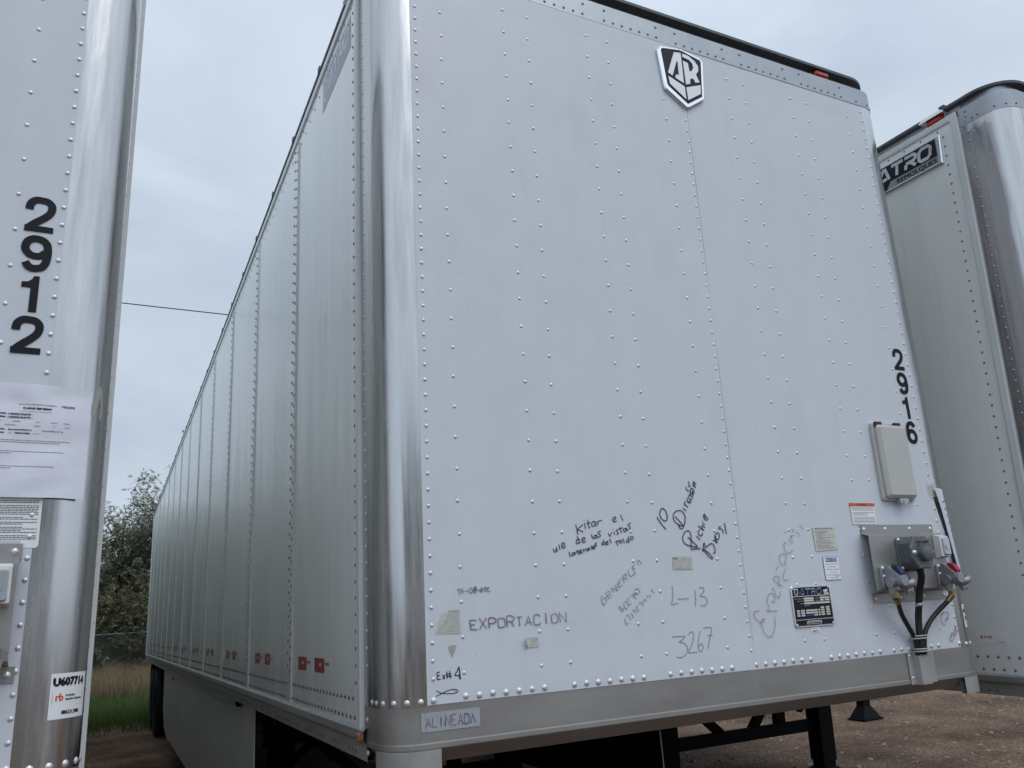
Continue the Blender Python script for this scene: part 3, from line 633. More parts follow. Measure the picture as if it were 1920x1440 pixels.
def f_toprail(mb):
    mb.sweep(NP, [(-0.002, 3.870), (0.0022, 3.870), (0.0022, 3.9640), (0.0005, 3.9665), (-0.034, 3.9665), (-0.034, 4.012)], 0, True)
    f = lambda x, z: mb.dome((x, -0.0022, z), (0, -1, 0), 0.0065, mi=1)
    for i in range(-1, 7):
        for j in range(7):
            x = 0.596+0.366*i+0.0437*j
            if 0.13 < x < 2.46: f(x, 3.889)
    for x in (0.235, 0.494, 0.596, 0.864, 0.966, 1.226, 1.327, 1.588, 1.69, 1.95, 2.053, 2.32): f(x, 3.9385)
    for side in (0, 1):
        for a_ in range(12, 90, 26):
            a = R(270-a_) if side == 0 else R(270+a_)
            cx = RC if side == 0 else W-RC
            mb.dome((cx+(RC+.002)*math.cos(a), RC+(RC+.002)*math.sin(a), 3.889), (math.cos(a), math.sin(a), 0), 0.0065, mi=1)
        sx = 0 if side == 0 else W; nx = -1 if side == 0 else 1
        for y, z in ((.14, 3.889), (.17, 3.889), (.205, 3.889), (.20, 3.94), (.20, 3.912)): mb.dome((sx+nx*.0022, y, z), (nx, 0, 0), 0.0065, mi=1)
def f_frontrail(mb):
    P = nose_path(n=12)
    mb.sweep(P, [(-0.004, 1.3012), (-0.0009, 1.3012), (-0.0002, 1.299), (-0.0002, 1.200), (0.0008, 1.196), (0.0008, 1.184), (-0.0005, 1.1815), (-0.050, 1.140), (-0.058, 1.140), (-0.058, 1.16)], 0, False)
    mb.dome((0, 0.205, 1.258), (-1, 0, 0), 0.008, mi=1); mb.dome((0, 0.20, 1.165), (-1, 0, 0), 0.009, mi=1)
def f_roof(mb):
    P = nose_path(y0=LEN, rad=0.17)
    P = [q for q in P]
    n = len(P)
    top = [(x+nx*0.001, y+ny*0.004, 4.026) for x, y, nx, ny in P]; bot = [(x+nx*.001, y+ny*.004, 4.0115) for x, y, nx, ny in P]
    ins = [(x-nx*0.02, y-ny*0.02, 4.034) for x, y, nx, ny in P]
    mb.add(bot+top+ins, [tuple(range(n-1, -1, -1)), tuple(range(2*n, 3*n))]+[(i, (i+1) % n, n+(i+1) % n, n+i) for i in range(n)]+[(n+i, n+(i+1) % n, 2*n+(i+1) % n, 2*n+i) for i in range(n)])
    y = 0.3
    while y < 15.9:      # bolt heads and seam caps on the roof edge
        mb.box(-0.004, 0.03, y, y+0.03, 4.012, 4.040); mb.box(W-0.03, W+0.004, y, y+0.03, 4.012, 4.040); y += 0.61
SEAMS = [1.357+1.217*k for k in range(12)]
def f_side(side):
    def fn(mb):
        sx = 0 if side == 0 else W; nx = -1 if side == 0 else 1
        X = lambda o: sx+nx*o
        ys = [B0]+SEAMS+[LEN-0.05]
        for i in range(len(ys)-1): mb.box(X(-0.004), X(0.0006 if i % 2 else 0.0), ys[i], ys[i+1], 1.230, 3.935)
        for y in SEAMS:
            mb.box(X(-0.002), X(0.0034), y, y+0.104, 1.230, 3.905)
            mb.box(X(-0.002), X(0.0063), y+0.002, y+0.017, 1.2305, 3.904, 2)
            for k in range(50):
                z = 1.36+0.0512*k
                mb.dome((X(.0034), y+0.036, z), (nx, 0, 0), 0.0074, mi=1, seg=6, rings=2 if y < 6 else 1)
                mb.dome((X(.0034), y+0.086, z+0.024), (nx, 0, 0), 0.0074, mi=1, seg=6, rings=2 if y < 6 else 1)
        for k in range(49): mb.dome((X(0), 0.334, 1.358+0.0524*k), (nx, 0, 0), 0.0063, mi=1, seg=8)
        y = 0.345
        while y < LEN-0.1:
            mb.dome((X(0.0006), y, 1.253), (nx, 0, 0), 0.0074, mi=1, seg=6, rings=2 if y < 6 else 1)
            mb.dome((X(0.0006), y+0.02, 1.309), (nx, 0, 0), 0.0074, mi=1, seg=6, rings=2 if y < 6 else 1)
            y += 0.0508
        y = 0.36
        while y < LEN-0.1:
            mb.dome((X(0.0006), y, 3.915), (nx, 0, 0), 0.006, mi=1, seg=6, rings=1)
            mb.dome((X(0.0006), y+0.045, 3.872), (nx, 0, 0), 0.006, mi=1, seg=6, rings=1); y += 0.101
        mb.box(X(-.004), X(0.012), LEN-0.07, LEN, 1.2, 3.965, 2)
    return fn
def f_batten(side):
    def fn(mb):
        sx = 0 if side == 0 else W; nx = -1 if side == 0 else 1
        pr = [(0.2405, 0.0), (0.2405, 0.009), (0.246, 0.013), (0.274, 0.013), (0.282, 0.009), (0.286, 0.0)]
        mb.prism([(y, o) for y, o in pr], lambda u, v, d: (sx+nx*v, u, d), 1.222, 3.935)
    return fn
def f_sidetop(side):
    def fn(mb):
        sx = 0 if side == 0 else W; nx = -1 if side == 0 else 1
        path = [(sx, B0, nx, 0), (sx, LEN, nx, 0)]
        mb.sweep(path, [(0.0, 3.930), (0.007, 3.932), (0.009, 3.940), (0.009, 3.962), (0.004, 3.9675), (-0.034, 3.9675), (-0.034, 4.012)])
        if side == 1: mb.f = [tuple(reversed(f)) for f in mb.f]
    return fn
def f_siderail(side):
    def fn(mb):
        sx = 0 if side == 0 else W; nx = -1 if side == 0 else 1
        mb.sweep([(sx, B0-0.035, nx, 0), (sx, LEN, nx, 0)], [(-0.01, 1.236), (0.006, 1.234), (0.013, 1.226), (0.014, 1.203), (0.010, 1.195), (0.002, 1.190), (0.001, 1.140), (-0.03, 1.137), (-0.03, 1.15)])
        mb.sweep([(sx, 3.08, nx, 0), (sx, LEN-0.4, nx, 0)], [(-0.002, 1.1372), (-0.002, 1.104), (-0.035, 1.100), (-0.035, 1.137)])
        y = 0.33
        while y < 15.6:
            for j in range(3):
                mb.dome((sx+nx*0.001, y+0.042*j, 1.160), (nx, 0, 0), 0.0075, mi=1, seg=6, rings=1)
            y += 0.217
    return fn
def f_shoe(side):
    def fn(mb):
        P = NP[2:13] if side == 0 else NP[13:24]
        P = [q for q in P]
        if side == 0: P = P+[(0.155, 0, 0, -1)]
        else: P = [(W-0.155, 0, 0, -1)]+P
        mb.sweep(P, [(-0.006, 1.1805), (0.0032, 1.1805), (0.0032, 1.118), (-0.02, 1.118), (-0.02, 1.17)], 0, True)
    return fn
def f_floor(mb):
    mb.box(0.03, W-0.03, 0.06, LEN-0.02, 1.165, 1.19)
    mb.box(0.25, W-0.25, 0.15, 1.9, 1.13, 1.163)
    y = 2.1
    while y < 15.6: mb.box(0.065, W-0.065, y, y+0.05, 1.07, 1.163); y += 0.305
    for x in (0.72, 1.80): mb.box(x, x+0.06, 2.0, 15.2, 0.98, 1.068)
    mb.cyl((1.295, 0.91, 1.13), (1.295, 0.91, 1.03), 0.045)
def f_walls_back(mb):
    mb.box(0.0, W, LEN, LEN+0.05, 1.1, 4.0)
    for x in (0.05, 1.31): mb.box(x, x+1.23, LEN+0.0505, LEN+0.07, 1.22, 3.9)
    for x in (0.35, 0.9, 1.65, 2.2): mb.cyl((x, LEN+0.09, 1.15), (x, LEN+0.09, 3.92), 0.014, seg=8)
    for x in (0.35, W-0.45): mb.box(x, x+0.1, LEN-0.1, LEN-0.02, 0.5, 1.1)
    mb.box(0.1, W-0.1, LEN-0.1, LEN, 0.45, 0.56)
def f_skirt(side):
    def fn(mb):
        sx = 0.045 if side == 0 else W-0.045
        f_ = 2.62 if side == 0 else 2.36
        pts = [(f_, 1.12), (f_-0.02, 0.42), (f_+0.13, 0.315), (9.7, 0.30), (10.25, 0.36), (10.62, 0.62), (10.70, 1.12)]
        mb.prism(pts, lambda u, v, d: (sx+d, u, v), -0.003, 0.003)
        q = 0.006 if side == 0 else -0.006
        mb.prism(pts, lambda u, v, d: (sx+d, u, v), min(q, q*1.5), max(q, q*1.5), 2)  # black inner layer, added so the space under the floor reads dark
        for y in (4.2, 6.4, 8.6):
            for z in (0.55,):
                for j in range(4): mb.dome((sx-0.003 if side == 0 else sx+0.003, y+0.05*j, z), (-1 if side == 0 else 1, 0, 0), 0.007, mi=1, seg=6)
        for y in (2.9, 5.0, 7.0, 9.0): mb.box(sx+(0.004 if side == 0 else -0.034), sx+(0.034 if side == 0 else -0.004), y, y+0.03, 0.4, 1.12, 2)
    return fn
def add_wheel(root, x, y, sgn):
    c = (x, y, 0.52)
    def ft(mb):
        pr = [(0.30, -0.12), (0.40, -0.135), (0.48, -0.13), (0.505, -0.11)]
        for g in (-0.075, -0.025, 0.025, 0.075): pr += [(0.515, g-0.018), (0.515, g+0.018), (0.503, g+0.02), (0.503, g+0.03)]
        pr += [(0.505, 0.11), (0.48, 0.13), (0.40, 0.135), (0.30, 0.12)]
        mb.lathe(pr, c, (sgn, 0, 0), 36)
        for k in range(60):
            a = 2*math.pi*k/60
            mb.box(x+sgn*0.10, x+sgn*0.128, y+0.497*math.cos(a)-0.006, y+0.497*math.cos(a)+0.006, 0.52+0.497*math.sin(a)-0.006, 0.52+0.497*math.sin(a)+0.006)
    t = part('tyre', M['tyre'], None, ft)
    w = empty('wheel'); w.parent = root; t.parent = w
    part('rim', M['rim'], w, lambda mb: (mb.lathe([(0.30, -0.11), (0.29, 0.10), (0.25, 0.07), (0.20, 0.0), (0.12, 0.0), (0.11, 0.09), (0.0, 0.10)], c, (sgn, 0, 0), 28),
         [mb.cyl((x, y+0.16*math.cos(k*0.628), 0.52+0.16*math.sin(k*0.628)), (x+sgn*0.03, y+0.16*math.cos(k*0.628), 0.52+0.16*math.sin(k*0.628)), 0.013, seg=6) for k in range(10)]))
def f_leg(x):
    def fn(mb):
        y = 3.77
        mb.box(x-0.078, x+0.078, y-0.078, y+0.078, 0.13, 1.12)
        mb.box(x-0.105, x+0.105, y-0.105, y+0.105, 0.80, 1.12)
        mb.box(x-0.068, x+0.068, y-0.068, y+0.068, 0.06, 0.14)
        mb.prism([(-0.09, 0.80), (0.09, 0.80), (0.20, 1.0), (0.20, 1.12), (-0.09, 1.12)], lambda u, v, d: (x+u, y+d, v), -0.11, -0.10)
        mb.add([(x-.07, y-.07, .08), (x+.07, y-.07, .08), (x+.07, y+.07, .08), (x-.07, y+.07, .08), (x-.16, y-.13, .03), (x+.16, y-.13, .03), (x+.16, y+.13, .03), (x-.16, y+.13, .03)],
               [(0,4,5,1),(1,5,6,2),(2,6,7,3),(3,7,4,0),(4,7,6,5),(0,1,2,3)])
        mb.box(x-0.18, x+0.18, y-0.15, y+0.15, 0.0, 0.03)
    return fn
def f_brace(mb):
    y = 3.77
    mb.box(0.485, 2.015, y-0.02, y+0.02, 0.385, 0.485)
    def bar(a, b, w=0.034):
        a = Vector(a); b = Vector(b); t = (b-a).normalized(); n = Vector((-t.z, 0, t.x))*w
        mb.add([tuple(a+n+Vector((0, .03, 0))), tuple(a-n+Vector((0, .03, 0))), tuple(b-n+Vector((0, .03, 0))), tuple(b+n+Vector((0, .03, 0))),
                tuple(a+n-Vector((0, .03, 0))), tuple(a-n-Vector((0, .03, 0))), tuple(b-n-Vector((0, .03, 0))), tuple(b+n-Vector((0, .03, 0)))],
               [(0,1,2,3),(7,6,5,4),(0,4,5,1),(1,5,6,2),(2,6,7,3),(3,7,4,0)])
    bar((0.42, y+0.06, 0.95), (1.02, y+0.06, 0.46)); bar((1.84, y+0.06, 1.0), (1.36, y+0.06, 0.45)); bar((1.68, y+0.06, 1.05), (1.68, y+0.06, 0.45), 0.05); bar((1.80, y+0.1, 0.80), (1.99, y+0.1, 0.55), 0.03)
    for x in (0.40, 2.10):
        for s_ in (-1, 1): mb.tube([(x, y+s_*0.05, 0.62), (x+(0.35 if x < 1 else -0.35), y+s_*0.75, 1.08)], 0.028, 6)
    mb.cyl((0.25, y-0.12, 0.80), (2.1, y-0.12, 0.80), 0.016, seg=8)
def f_under(mb):
    mb.box(0.55, 2.04, 12.2, 14.9, 0.86, 0.975)
    for y in (12.9, 14.12): mb.cyl((0.3, y, 0.52), (W-0.3, y, 0.52), 0.075, seg=12)
    for y in (12.75, 13.97):
        for x in (0.62, 1.85): mb.box(x, x+0.12, y, y+0.3, 0.52, 0.90)
    for x in (0.06, 1.85): mb.box(x, x+0.66, 15.1, 15.11, 0.25, 1.05)
def f_tape(base):
    def fn(mb):
        mb.prism([(base, 1.373), (base+0.158, 1.373), (base+0.158, 1.424), (base, 1.424)], LEFTS, 0.0007, 0.0012, 0)
        for k in range(3): mb.prism([(base-0.07+0.022*k, 1.40), (base-0.058+0.022*k, 1.40), (base-0.058+0.022*k, 1.410), (base-0.07+0.022*k, 1.410)], LEFTS, 0.0007, 0.0011, 1)
        for k in range(2): mb.prism([(base+0.045+0.02*k, 1.395), (base+0.057+0.02*k, 1.395), (base+0.057+0.02*k, 1.406), (base+0.045+0.02*k, 1.406)], LEFTS, 0.0012, 0.0014, 2)
    return fn

def lamp(root, x, y, z, n, small=False, hood=False, col='redlens'):
    mp = (lambda u, v, d: (x+u, y-d, z+v)) if n == 'f' else (lambda u, v, d: (x-d, y-u, z+v))
    a, b = (0.045, 0.017) if not small else (0.014, 0.013)
    o = part('marker_light', M['recess'] if not hood else M['chrome'], root, lambda mb: (mb.bevel_prism(rrect(-a*1.35, -b*1.2, a*1.35, b*1.2, b*0.9), mp, 0, 0.010, 0.004),
        hood and mb.prism([(-a*1.6, b*1.0), (-a*1.2, b*1.8), (a*1.2, b*1.8), (a*1.6, b*1.0), (a*1.6, b*0.75), (-a*1.6, b*0.75)], mp, 0, 0.045)))
    part('lens', M[col], o, lambda mb: mb.bevel_prism(rrect(-a, -b, a, b, b*0.7), mp, 0.009, 0.032 if not small else 0.018, 0.009 if not small else 0.004))
    return o

def f_bracket(mb):
    P = FRONT
    # top flange, outset plate, bottom flange and the sloping returns between them
    pr = [(0.004, 1.806), (0.004, 1.770), (0.046, 1.757), (0.046, 1.545), (0.004, 1.532), (0.004, 1.497)]
    x0, x1 = 1.972, 2.402; xa, xb = 1.963, 2.402
    for (d0, z0), (d1, z1), (a, b) in zip(pr[:-1], pr[1:], ((1.977, 2.405), (x0, x1), (xa, xb), (x0, x1), (1.985, 2.415))):
        mb.add([(a, -d0, z0), (b, -d0, z0), (b, -d1, z1), (a, -d1, z1), (a, -d0+0.003, z0), (b, -d0+0.003, z0), (b, -d1+0.003, z1), (a, -d1+0.003, z1)], [(0, 3, 2, 1), (4, 5, 6, 7), (0, 1, 5, 4), (3, 7, 6, 2), (0, 4, 7, 3), (1, 2, 6, 5)])
    for x in (1.992, 2.115, 2.262, 2.39): mb.dome((x, -0.004, 1.788), (0, -1, 0), 0.0085, 0.006)
    for x in (2.0, 2.14, 2.28, 2.40): mb.dome((x, -0.004, 1.514), (0, -1, 0), 0.0085, 0.006)
def front_equipment(root, third=False):
    br = part('connector_bracket', [M['plate'], M['rivet']], root, f_bracket, 'bracket')
    so_ = part('electrical_socket', [M['socket'], M['rivet']], root, lambda mb: (
        mb.bevel_prism(rrect(2.104, 1.613, 2.240, 1.752, 0.022), FRONT, 0.046, 0.056, 0.003),
        mb.bevel_prism([(2.108, 1.72), (2.124, 1.742), (2.214, 1.742), (2.232, 1.712), (2.232, 1.645), (2.214, 1.622), (2.124, 1.622), (2.108, 1.645)], FRONT, 0.055, 0.118, 0.008),
        [mb.dome((x, -0.056, z), (0, -1, 0), 0.008, 0.006) for x, z in ((2.118, 1.738), (2.226, 1.738), (2.118, 1.627), (2.226, 1.627))]), 'sock')
    part('socket_cap', [M['socket'], M['rivet']], so_, lambda mb: (
        mb.bevel_prism([(2.091, 1.70), (2.116, 1.746), (2.188, 1.746), (2.218, 1.70), (2.218, 1.662), (2.192, 1.618), (2.121, 1.618), (2.091, 1.66)], FRONT, 0.118, 0.130, 0.005),
        mb.cyl((2.158, -0.128, 1.682), (2.158, -0.152, 1.680), 0.036, 0.033, 20), mb.dome((2.158, -0.152, 1.680), (0, -1, 0), 0.033, 0.006, 0, 16),
        mb.tube([(2.131, -0.132, 1.722), (2.141, -0.148, 1.726), (2.174, -0.148, 1.726), (2.184, -0.132, 1.722)], 0.004, 6),
        [mb.dome((x, -0.131, 1.682), (0, -1, 0), 0.010, 0.011) for x in (2.103, 2.206)]), 'sockcap')
    for x, col, nm in ((2.016, 'bluep', 'b'), (2.346, 'redp', 'r')):
        def fg(mb, x=x):
            mb.bevel_prism(rrect(x-0.028, 1.545, x+0.018, 1.640, 0.014), FRONT, 0.046, 0.058, 0.003)
            mb.prism([(0.055, 1.635), (0.078, 1.636), (0.120, 1.598), (0.118, 1.570), (0.055, 1.565)], lambda u, v, d: (x+d, -u, v), -0.016, 0.010)
            mb.cyl((x-0.03, -0.088, 1.572), (x+0.048, -0.088, 1.574), 0.019, 0.019, 16)
            mb.cyl((x+0.004, -0.085, 1.578), (x+0.004, -0.135, 1.578), 0.024, 0.021, 16)
            mb.cyl((x-0.012, -0.088, 1.575), (x-0.012, -0.080, 1.528), 0.017, 0.014, 12)
            mb.lathe([(0.0, 0.016), (0.024, 0.016), (0.033, 0.008), (0.033, -0.008), (0.020, -0.012)], (x+0.045, -0.108, 1.566), (0.35, -0.1, -0.9), 20)
            mb.prism([(x+0.045, 1.565), (x+0.082, 1.548), (x+0.078, 1.530), (x+0.066, 1.538), (x+0.052, 1.525), (x+0.042, 1.540)], FRONT, 0.088, 0.105)
            for z in (1.628, 1.598): mb.dome((x-0.015, -0.058, z), (0, -1, 0), 0.008, 0.006)
        g = part('gladhand', [M['cast'], M['rivet']], root, fg, 'glad'+nm)
        part('lever', M[col], g, lambda mb, x=x: mb.bevel_prism([(0.086, 1.640), (0.112, 1.632), (0.128, 1.606), (0.124, 1.596), (0.104, 1.606)], lambda u, v, d: (x+0.012+d, -u, v), -0.016, 0.010, 0.003), 'lever'+nm)
    hl = catmull([(2.024, -0.060, 1.530), (2.040, -0.050, 1.512), (2.075, -0.035, 1.475), (2.120, -0.026, 1.430), (2.155, -0.024, 1.385), (2.172, -0.026, 1.345), (2.176, -0.022, 1.296)], 5) if False else None
    def curve3(P, n=6):
        P = [Vector(p) for p in P]; o = []
        for i in range(len(P)-1):
            a = P[max(i-1, 0)]; b = P[i]; c = P[i+1]; d_ = P[min(i+2, len(P)-1)]
            for k in range(n):
                t = k/n; o.append(0.5*((2*b)+(c-a)*t+(2*a-5*b+4*c-d_)*t*t+(3*b-a-3*c+d_)*t**3))
        o.append(P[-1]); return o
    for P, nm in (([(2.014, -0.084, 1.512), (2.030, -0.076, 1.492), (2.070, -0.050, 1.452), (2.110, -0.034, 1.412), (2.142, -0.027, 1.372), (2.156, -0.026, 1.340), (2.160, -0.020, 1.290)], 'l'),
                  ([(2.345, -0.084, 1.512), (2.330, -0.070, 1.488), (2.288, -0.045, 1.448), (2.244, -0.032, 1.408), (2.214, -0.027, 1.368), (2.203, -0.026, 1.335), (2.200, -0.020, 1.290)], 'r')):
        h = part('air_hose', M['rubber'], root, lambda mb, P=P: mb.tube(curve3(P), 0.0095, 10), 'hose'+nm)
        part('brass_fitting', M['brass'], h, lambda mb, P=P: (mb.cyl(tuple(Vector(P[0])+Vector((0, 0, 0.022))), P[0], 0.015, 0.015, 6, smooth=False), mb.cyl(P[0], P[1], 0.013, 0.0115, 10)), 'brs'+nm)
    part('power_cable', M['rubber'], root, lambda mb: mb.tube(curve3([(2.172, -0.090, 1.622), (2.182, -0.082, 1.585), (2.188, -0.060, 1.540), (2.185, -0.048, 1.490), (2.186, -0.032, 1.430), (2.183, -0.027, 1.370), (2.181, -0.024, 1.290)]), 0.0135, 12), 'pc')
    for z, a_, b_ in ((1.362, 0.040, 0.020), (1.352, 0.040, 0.020), (1.303, 0.037, 0.020), (1.312, 0.037, 0.020)):
        part('cable_tie', M['zip'], root, lambda mb: mb.tube([(2.181+a_*math.cos(t), -0.024+b_*math.sin(t), z) for t in [k*math.pi/8 for k in range(17)]], 0.0028, 6), 'tie%.3f' % z)
    part('cable_tie', M['zip'], root, lambda mb: mb.lathe([(0.0145, -0.006), (0.0165, -0.005), (0.0165, 0.004), (0.0145, 0.006)], (2.185, -0.047, 1.480), (0, 0.2, 1), 12), 'tiec')
    part('cable_cover', [M['shoe'], M['rivet']], root, lambda mb: (
        mb.box(2.118, 2.150, -0.0042, -0.0018, 1.180, 1.300),
        mb.prism([(2.150, 0.0018), (2.157, 0.026), (2.214, 0.026), (2.226, 0.0018)], lambda u, v, d: (u, -v, d), 1.178, 1.302),
        mb.box(2.226, 2.270, -0.0042, -0.0018, 1.180, 1.300),
        [mb.dome((2.132, -0.0042, z), (0, -1, 0), 0.006) for z in (1.288, 1.205)]), 'cover')
    lb = part('lamp_box', M['whitep'], root, lambda mb: (
        mb.bevel_prism([(-0.047, 1.660), (-0.047, 1.757), (-0.078, 1.748), (-0.078, 1.668)], lambda u, v, d: (d, u, v), 2.338, 2.394, 0.004),), 'lbox')
    part('lens', M['lens'], lb, lambda mb: (mb.bevel_prism(rrect(2.349, 1.672, 2.389, 1.742, 0.006), FRONT, 0.0785, 0.086, 0.003), mb.cyl((2.369, -0.086, 1.705), (2.369, -0.089, 1.705), 0.012)), 'llens')
    bx = part('document_box', [M['box'], M['brown_stain']], root, lambda mb: (
        mb.bevel_prism(rrect(2.128, 1.905, 2.324, 2.240, 0.014), FRONT, 0.0, 0.016, 0.004),
        mb.bevel_prism(rrect(2.137, 1.914, 2.313, 2.226, 0.016), FRONT, 0.018, 0.040, 0.012),), 'dbox')
    for x in (2.156, 2.272): part('hinge', M['brown'], bx, lambda mb, x=x: (mb.box(x-0.019, x+0.019, -0.026, -0.0165, 2.216, 2.238), mb.cyl((x-0.019, -0.024, 2.236), (x+0.019, -0.024, 2.236), 0.005, seg=8)), 'hinge%.2f' % x)
    part('latch', M['tag'], bx, lambda mb: (mb.box(2.200, 2.252, -0.034, -0.017, 1.893, 1.912), mb.box(2.218, 2.231, -0.038, -0.034, 1.884, 1.905)), 'latch')

def trailer(label, loc, rot, skirts=True, num_z=2.497, num_x=2.359, num_w=0.064, num_p=0.1125, num_h=0.1, corner='steel', number=None):
    root = empty('semi_trailer', loc, rot)
    tag(root, label, 'semi trailer', 'white box trailers parked side by side')
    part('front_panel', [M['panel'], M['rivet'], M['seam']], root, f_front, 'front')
    for s_ in (0, 1):
        part('corner_post', [M[corner], M['rivet'] if corner == 'steel' else M['rivet']], root, f_corner(s_), 'corner%d' % s_)
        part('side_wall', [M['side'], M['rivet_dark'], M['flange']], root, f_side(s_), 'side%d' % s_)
        part('corner_batten', M['flange'], root, f_batten(s_), 'bat%d' % s_)
        part('side_top_rail', M['flange'], root, f_sidetop(s_), 'st%d' % s_)
        part('side_rail', [M['siderail'], M['rivet_dark']], root, f_siderail(s_), 'sr%d' % s_)
        part('corner_shoe', M['shoe'], root, f_shoe(s_), 'shoe%d' % s_)
        if skirts: part('side_skirt', [M['skirt'], M['rivet_dark'], M['black']], root, f_skirt(s_), 'skirt%d' % s_)
    part('top_rail', [M['band'], M['rivet_dark']], root, f_toprail, 'toprail')
    part('front_rail', [M['rail'], M['rivet']], root, f_frontrail, 'frontrail')
    part('roof', M['roof'], root, f_roof, 'roof')
    part('floor_frame', M['black'], root, f_floor, 'floor')
    part('rear_door', M['panel'], root, f_walls_back, 'back')
    for x in (0.40, 2.10): part('landing_leg', M['black'], root, f_leg(x), 'leg%.2f' % x)
    part('landing_brace', M['black'], root, f_brace, 'brace')
    part('axle_frame', M['black'], root, f_under, 'under')
    for y in (12.9, 14.12):
        for x, s_ in ((0.175, -1), (0.47, 1), (W-0.47, -1), (W-0.175, 1)): add_wheel(root, x, y, s_)
    for x in (0.365, W-0.365): lamp(root, x, -0.0 if False else 0.033, 3.992, 'f')
    lamp(root, 0.033, 0.375, 3.990, 's', hood=True)
    lamp(root, -0.0015 if True else 0, 0.252, 1.205, 's', small=True, col='amber')
    lamp(root, -0.004, 8.55, 4.045, 's', small=True)
    lamp(root, 0.03, 8.64, 1.045, 's', small=True, col='amber')
    front_equipment(root)
    if number: tag(number_mesh(number, num_x, num_z, num_w, num_h, num_p, FRONT, 0.0).build('fleet_number', M['ink'], root))
    return root

# ---- the trailer in the middle
main = trailer('white box trailer in the middle with handwriting over its front wall', (0, 0, 0), (0, 0, 0), number='2916')
for i in range(13):
    for o_ in (0.0, 0.305):
        part('reflective_tape', [M['redtape'], M['redtape'], M['flange']], main, f_tape((0.77 if i == 0 else 1.90+1.222*(i-1))+o_))

def poly(P): return [(a/1e4, b/1e4) for a, b in P]
em = part('emblem', [M['chrome'], M['badge']], main, lambda mb: (
    mb.bevel_prism(poly(EMB[0]), FRONT, 0.0, 0.013, 0.004),
    mb.prism(poly(EMB[1]), FRONT, 0.010, 0.0136, 1)))
part('emblem_letters', M['brightface'], em, lambda mb: [mb.prism(poly(P), FRONT, 0.0130, 0.0165) for P in EMB[2:]])

def ink(name, key, mt, w, lab=None, d=0.0019):
    mb = MB()
    for i, P in enumerate(INK[key]): mb.ribbon(catmull(poly(P), 3) if len(P) > 2 else poly(P), w, FRONT, d+i*0.00001)
    o = mb.build(name, M[mt], main)
    if lab: o['label'] = lab
ink('handwriting', 'kitar', 'marker', 0.0030, 'small dark handwriting in three slanting lines')
ink('handwriting', 'direccion', 'marker', 0.0036, 'thick dark handwriting climbing to the right')
ink('handwriting', 'l13', 'pencil_ink', 0.0020, 'thin grey L-13')
ink('handwriting', '3267', 'pencil_ink', 0.0020, 'thin grey 3267')
ink('handwriting', 'date', 'pencil_ink', 0.0021, 'small handwritten date')
ink('handwriting', 'ex4', 'marker', 0.0031, 'dark Ex#4')
ink('handwriting', 'generica', 'faint_ink', 0.0026, 'faded slanting GENERICA')
ink('handwriting', 'acero', 'faint_ink', 0.0026, 'faded slanting ACERO')
ink('handwriting', 'chapmani', 'faint_ink', 0.0026, 'third faded slanting word')
ink('fish_drawing', 'fish', 'marker', 0.0025)
ink('handwriting', 'vertical', 'brown_ink', 0.0021, 'faded word climbing beside the data plate')
ink('handwriting', 'linex', 'red_ink', 0.0025, 'dark red underlined word in the bottom corner')
ink('handwriting', 'seven', 'red_ink', 0.0022, 'circled 7 near the bottom corner')
rnd = random.Random(4)
for nm, t, A, D, U in WORDS:
    if nm == 'alineada': continue
    mb = MB()
    scrawl(mb, t, A, D, U, 0.0033 if nm == 'exportacion' else 0.0032, FRONT, 0.0019, rnd, 0 if nm == 'exportacion' else 0.04)
    o = mb.build('handwriting', M['brown_ink' if nm == 'exportacion' else 'faint_ink'], main); o['label'] = 'faded %s' % t

def ellip(mb, x, z, rx, rz, mp=FRONT, d=0.003, mi=0):
    mb.prism([(x+rx*math.cos(k*.7), z+rz*math.sin(k*.7)) for k in range(9)], mp, 0, d, mi)
# stickers and plates on the front wall
def f_torn(mb):
    mb.prism([(0.1435, 1.4945), (0.150, 1.505), (0.158, 1.53), (0.168, 1.552), (0.180, 1.556), (0.190, 1.5625), (0.2275, 1.5625), (0.2265, 1.494)], FRONT, 0.0014, 0.0022)
    for i in range(11):
        z = 1.556-0.0055*i; u0 = 0.192-max(0, i)*0.0042; dashes(mb, max(u0, 0.152), 0.222, z-0.002, 0.0012, FRONT, 0.0025, 1, rnd)
    put_text(mb, 'SEGURIDAD 2022', 0.190, 1.556, 0.0035, FRONT, 0.0026, 1, width=0.032)
part('torn_sticker', [M['old_paper'], M['greyprint']], main, f_torn)
def f_peel(mb):
    n = 6; v = []
    for i in range(n+1):
        u = 0.438+0.047*i/n; d = 0.0019+(0.013*max(0, 1-i/2.0)**2)
        v += [(u+(0.004 if i == 0 else 0), -d, 1.436+(0.004 if i == 0 else 0)), (u, -d, 1.452+0.001*(i % 2)), (u, -d, 1.467-0.0012*(i % 2))]
    mb.add(v, [(3*i+k, 3*i+3+k, 3*i+4+k, 3*i+1+k) for i in range(n) for k in range(2)])
    for z in (1.462, 1.458, 1.453, 1.448, 1.443): dashes(mb, 0.462, 0.482, z-0.001, 0.0008, FRONT, 0.0025, 1, rnd)
part('peeling_sticker', [M['old_paper'], M['greyprint']], main, f_peel)
def f_lab3(mb):
    mb.prism([(1.029, 1.6565), (1.1125, 1.6555), (1.1145, 1.698), (1.108, 1.7005), (1.030, 1.7005)], FRONT, 0.0014, 0.0021)
    mb.prism([(1.032, 1.690), (1.050, 1.690), (1.050, 1.698), (1.032, 1.698)], FRONT, 0.002, 0.0023, 1)
    for i in range(7): dashes(mb, 1.034+(0.020 if i == 0 else 0), 1.108, 1.694-0.0056*i-0.001, 0.0010, FRONT, 0.0024, 1, rnd)
